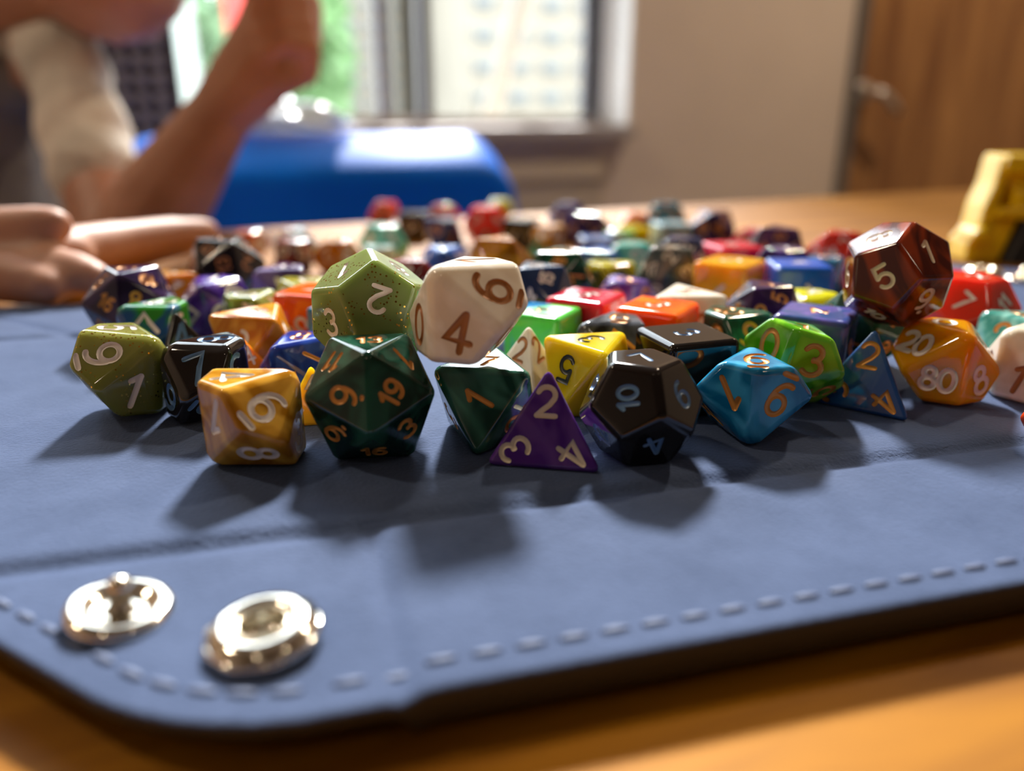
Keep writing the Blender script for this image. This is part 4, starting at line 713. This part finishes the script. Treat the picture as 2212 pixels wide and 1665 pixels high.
chains = [
 [(sh_r, .024), (el_r, .026), (A(345, 445, .51), .031), (wr_r, .0195)],
 [(wr_r, .0195), (A(535, 175, .495), .024), (A(600, 90, .49), .027), (A(615, 20, .49), .024)],
 [(A(535, 175, .49), .012), (A(560, 75, .475), .010), (A(585, 5, .47), .0085), (A(575, -60, .475), .0075)],
 [(torso_t, .064), (torso_b, .064)], [(torso_t, .05), (sh_r, .024)], [(torso_t, .06), (sh_l, .036)],
 [(A(-20, 90, .63), .046), (A(70, -30, .61), .042), (tuple(head+Vector((-.02, .03, -.01))), .05)],
 [(tuple(head+Vector((0, .02, .05))), (.072, .085, .08)), (tuple(head+Vector((0, -.012, -.028))), (.052, .055, .044))],
 [(tuple(head+Vector((.006, -.062, .018))), .010), (tuple(head+Vector((.008, -.082, .004))), .010)],
 [(tuple(head+Vector((-.012, -.062, -.022))), .007), (tuple(head+Vector((.022, -.062, -.022))), .007)],
 [(tuple(head+Vector((.072, .02, .03))), (.008, .016, .024)), (tuple(head+Vector((.074, .022, .015))), (.007, .012, .016))],
 [(tuple(head+Vector((-.072, .02, .03))), (.008, .016, .024)), (tuple(head+Vector((-.074, .022, .015))), (.007, .012, .016))],
 [(sh_l, .036), (el_l, .030), (wr_l, .019)],
 [(wr_l, .018), (A(-70, 530, .268), .0150), (A(20, 548, .262), .0125)],
 [(A(60, 560, .265), .0115), (A(140, 555, .272), .0100)],
 # thumb raised, fingers reaching for the dice
 [(A(-70, 520, .262), .0105), (A(20, 498, .258), .0080), (A(78, 492, .256), .0076), (A(118, 486, .255), .0060)],
 [(A(110, 552, .270), .0098), (A(250, 526, .298), .0086), (A(365, 506, .322), .0072), (A(445, 499, .338), .0058)],
 [(A(110, 570, .276), .0095), (A(240, 552, .305), .0085), (A(330, 535, .325), .0070), (A(395, 525, .338), .0056)],
 [(A(20, 578, .258), .0098), (A(95, 582, .252), .0085), (A(160, 590, .250), .0074), (A(205, 604, .248), .0060)],
 [(A(-30, 590, .254), .0095), (A(30, 604, .247), .0080), (A(75, 612, .244), .0070), (A(105, 622, .242), .0058)],
]
for k in range(4):
    z = .48-.004*k; x = 655-9*k; y = 150-44*k
    chains.append([(A(600, y+12, .49), .014), (A(x, y, z), .0105), (A(x+6, y-52, z-.014), .0092), (A(x-52, y-66, z-.028), .0085), (A(x-78, y-40, z-.026), .0075)])
body = obj('person', blob('person', chains, .0019, 7), M_skin)
tag(body, 'person in a dark grey shirt with cream sleeve, one hand raised, other among dice', 'person')
M_shirt = plain('charcoal_jersey', (.19, .165, .145), .9, noise=(18, .4), bump=(160, .002)); M_sleeve = plain('cream_cotton', (.64, .60, .53), .9, noise=(14, .3), bump=(60, .004))
up = lambda c, d: [(q, tuple(x+d for x in r) if isinstance(r, tuple) else r+d) for q, r in c]
tt = Vector(torso_t)
shirt = obj('shirt', blob('shirt', [up([(torso_t, .064), (torso_b, .066)], .008), up([(torso_t, .05), (tuple(tt.lerp(Vector(sh_r), .7)), .026)], .008), up([(torso_t, .06), (sh_l, .036)], .008), up([(sh_l, .036), (tuple(Vector(sh_l).lerp(Vector(el_l), .5)), .034)], .009)], .004, 5), M_shirt, body)
s0, s1 = Vector(sh_r), Vector(el_r)
fold = []
for k in range(7):
    f = k/6; fold.append((tuple(s0.lerp(s1, -.04+f*.62)), .029+.003*math.sin(k*2.1)+.003*f))
sl = obj('sleeve', blob('sleeve', [fold, [(tuple(tt.lerp(s0, .72)+Vector((0, 0, .008))), .026), (tuple(s0), .030)]], .0035, 3), M_sleeve, body); sl['label'] = 'cream sleeve'
nk = [Vector(A(-20, 90, .63))+Vector((.056*math.cos(a), .062*math.sin(a), .012-.03*math.sin(-a)*.9-.012*math.cos(a))) for a in [2*math.pi*k/32 for k in range(32)]]
obj('collar', tube(nk, .0055, 8, True), plain('collar_rib', (.14, .11, .085), .9), body)
hair = obj('hair', blob('hair', [[(tuple(head+Vector((0, .04, .075))), (.082, .088, .078)), (tuple(head+Vector((-.01, .075, .055))), (.065, .06, .075))]], .004, 6), plain('brown_hair', (.05, .03, .02), .6, bump=(300, .002)), body)
M_eye = plain('eye_white', (.8, .78, .74), .2); M_iris = plain('iris', (.06, .035, .02), .15)
for s_ in (-1, 1):
    bm = bmesh.new(); bmesh.ops.create_uvsphere(bm, u_segments=16, v_segments=10, radius=.011); e = obj('eye', bm_mesh(bm, 'eye', True), M_eye, body); e.location = head+Vector((s_*.028, -.048, .036))
    bm = bmesh.new(); bmesh.ops.create_uvsphere(bm, u_segments=12, v_segments=8, radius=.0055); i_ = obj('iris', bm_mesh(bm, 'iris', True), M_iris, e); i_.location = (0, -.0072, -.002)

# ------------------------------------------------------------------ blue chair behind the table
M_blue, nt, p = new_mat('glossy_blue_plastic'); p.inputs['Base Color'].default_value = (.0, .17, .88, 1); p.inputs['Specular IOR Level'].default_value = .12; p.inputs['Roughness'].default_value = .48
ch = empty('plastic_chair', 'glossy blue moulded plastic chair pushed in behind the table', 'chair', room(.105, .62, Z0)); ch.rotation_euler = (0, 0, RA)
CB, CW, CT = .80-.62, .205, .0335-Z0
prof = [(-.06, -.36), (-.03, -.22), (-.006, -.09), (0, -.05), (.0005, -.040), (.003, -.034), (.009, -.029), (.02, -.0225), (.036, -.0145), (.054, -.0070), (.072, -.0015), (.084, 0), (.092, -.003),
        (.090, -.008), (.078, -.0075), (.055, -.0125), (.036, -.020), (.02, -.029), (.011, -.037), (.007, -.05), (.003, -.09), (-.02, -.22), (-.05, -.36)]
V = []; F = []; NA = 41
for i in range(NA):
    a = -1+2*i/(NA-1); x = math.copysign(abs(a)**.8, a); d = max(0, (abs(a)-.72)/.28); dz = -.062*(1-math.sqrt(max(0, 1-d*d))); 
    for b_, z_ in prof:
        f = max(0, min(1, (z_+.36)/.33)); V.append((x*(CW-.02*(1-f)), CB+b_+.02*a*a, CT+z_+dz*f))
m = len(prof)
for i in range(NA-1):
    for k in range(m): F.append((i*m+k, (i+1)*m+k, (i+1)*m+(k+1) % m, i*m+(k+1) % m))
F.append(tuple(range(m))[::-1]); F.append(tuple((NA-1)*m+k for k in range(m)))
obj('backrest', mesh('backrest', V, F, True), M_blue, ch)
obj('seat', box('seat', -.2, .2, -.20, .15, .43, .452, .010, 3), M_blue, ch)
for x in (-.17, .17):
    for y in (-.17, .16): obj('leg', tube([(x*1.08, y*1.1, 0), (x, y, .43)], .011, 10), M_steel, ch)
    obj('back_support', tube([(x*.8, .13, .43), (x*.8, CB-.01, .47), (x*.8, CB-.02, .56)], .010, 8), M_steel, ch)
# crumpled clear plastic bag on the chair back
bm = bmesh.new(); bmesh.ops.create_icosphere(bm, subdivisions=4, radius=1)
rnd = random.Random(3); dirs = [(Vector((rnd.gauss(0, 1), rnd.gauss(0, 1), rnd.gauss(0, 1))).normalized(), rnd.uniform(4, 9), rnd.uniform(0, 6)) for _ in range(9)]
for v in bm.verts:
    n = v.co.normalized(); k = 1+sum(.07*math.sin(d.dot(n)*f+ph) for d, f, ph in dirs)
    v.co = (n.x*.062*k, n.y*.028*k, max(-.004, n.z*.016*k+.009))
M_bag, nt, p = new_mat('clear_plastic_film'); p.inputs['Base Color'].default_value = (.80, .88, .92, 1); p.inputs['Roughness'].default_value = .08; p.inputs['Alpha'].default_value = .75; p.inputs['Coat Weight'].default_value = .6
bag = obj('plastic_bag', bm_mesh(bm, 'plastic_bag', True), M_bag); bag.matrix_world = Matrix.Translation(room(.075, .872, .0365)) @ ROOM
tag(bag, 'shiny crumpled clear plastic bag lying on top of the blue chair', 'bag')

# ------------------------------------------------------------------ dark chair with spots
dc = empty('office_chair', 'dark chair back dotted with rows of grey spots behind the person', 'chair', (0, 0, 0))
pc = at(215, 150, 1.12); dc.location = (pc.x-.05, pc.y, Z0); dc.rotation_euler = (0, 0, RA*.6)
M_ch = plain('dark_chair_plastic', (.045, .038, .045), .6); M_dot = plain('grey_spot', (.34, .32, .34), .5)
zc = pc.z-Z0
obj('backrest', box('backrest', -.15, .15, 0, .03, zc-.115, zc+.20, .02, 3), M_ch, dc)
bm = bmesh.new(); bmesh.ops.create_uvsphere(bm, u_segments=12, v_segments=6, radius=.0088)
for v in bm.verts: v.co.y *= .4
DOTM = bm_mesh(bm, 'spot', True); DOTM.materials.append(M_dot)
for i in range(11):
    for j in range(11):
        s_ = obj('spot', DOTM, None, dc); s_.location = (-.125+.025*i, -.001, zc-.09+.0255*j)
obj('seat', box('seat', -.2, .2, .02, .42, .42, .47, .02, 3), M_ch, dc)
obj('back_bar', box('back_bar', -.03, .03, .02, .045, .44, zc-.10, .006), M_ch, dc)
obj('stem', tube([(0, .22, .06), (0, .22, .42)], .02, 12), M_steel, dc)
for k in range(5):
    a = 2*math.pi*k/5; obj('base_foot', tube([(0, .22, .08), (.22*math.cos(a), .22+.22*math.sin(a), .02)], [.018, .012], 8), M_ch, dc)

# ------------------------------------------------------------------ yellow moulded toy part
M_yel = plain('yellow_plastic', (.95, .62, .0), .3, noise=(60, .08)); M_blk = plain('black_plastic', (.012, .012, .014), .45)
D_ = .345
ty = empty('toy_part', 'yellow moulded plastic toy piece with openings and a black side, leaning beside the mat', 'toy', on(2150, 572, TZ))
def prism(name, pts, y0, y1, mat, bev=.0012):
    P = [at(x, y, D_)-ty.location for x, y in pts]
    bm = bmesh.new(); a = [bm.verts.new((q.x, q.y+y0, q.z)) for q in P]; b = [bm.verts.new((q.x, q.y+y1, q.z)) for q in P]; n = len(P)
    bm.faces.new(a); bm.faces.new(b[::-1])
    for i in range(n): bm.faces.new((a[i], b[i], b[(i+1) % n], a[(i+1) % n]))
    bmesh.ops.recalc_face_normals(bm, faces=bm.faces[:])
    bmesh.ops.bevel(bm, geom=bm.edges[:], offset=bev, segments=3, profile=.5, affect='EDGES', clamp_overlap=True)
    for v in bm.verts: pass
    return obj(name, bm_mesh(bm, name), mat, ty)
prism('side_post', [(2084, 566), (2110, 566), (2160, 440), (2190, 350), (2168, 338), (2150, 400), (2128, 445), (2112, 505), (2092, 520)], 0, .016, M_yel)
prism('top_cap', [(2168, 356), (2178, 334), (2330, 334), (2330, 372), (2170, 376)], -.002, .018, M_yel)
prism('upper_plate', [(2178, 372), (2196, 420), (2330, 420), (2330, 366)], .002, .016, M_yel)
prism('inner_wall', [(2110, 560), (2160, 440), (2186, 372), (2330, 372), (2330, 470), (2180, 560)], .012, .018, M_yel)
prism('cross_bar', [(2140, 470), (2160, 448), (2330, 440), (2330, 468), (2206, 474)], -.002, .014, M_yel)
prism('upright', [(2188, 452), (2192, 410), (2224, 410), (2220, 452)], -.001, .014, M_yel)
prism('lower_block', [(2098, 567), (2128, 500), (2142, 474), (2205, 474), (2160, 567)], .001, .016, M_yel)
prism('knob', [(2090, 512), (2100, 494), (2124, 490), (2132, 508), (2118, 522), (2098, 524)], -.004, .012, M_yel, .0018)
prism('black_side', [(2164, 570), (2214, 474), (2330, 470), (2330, 592), (2172, 588)], -.003, .018, M_blk)
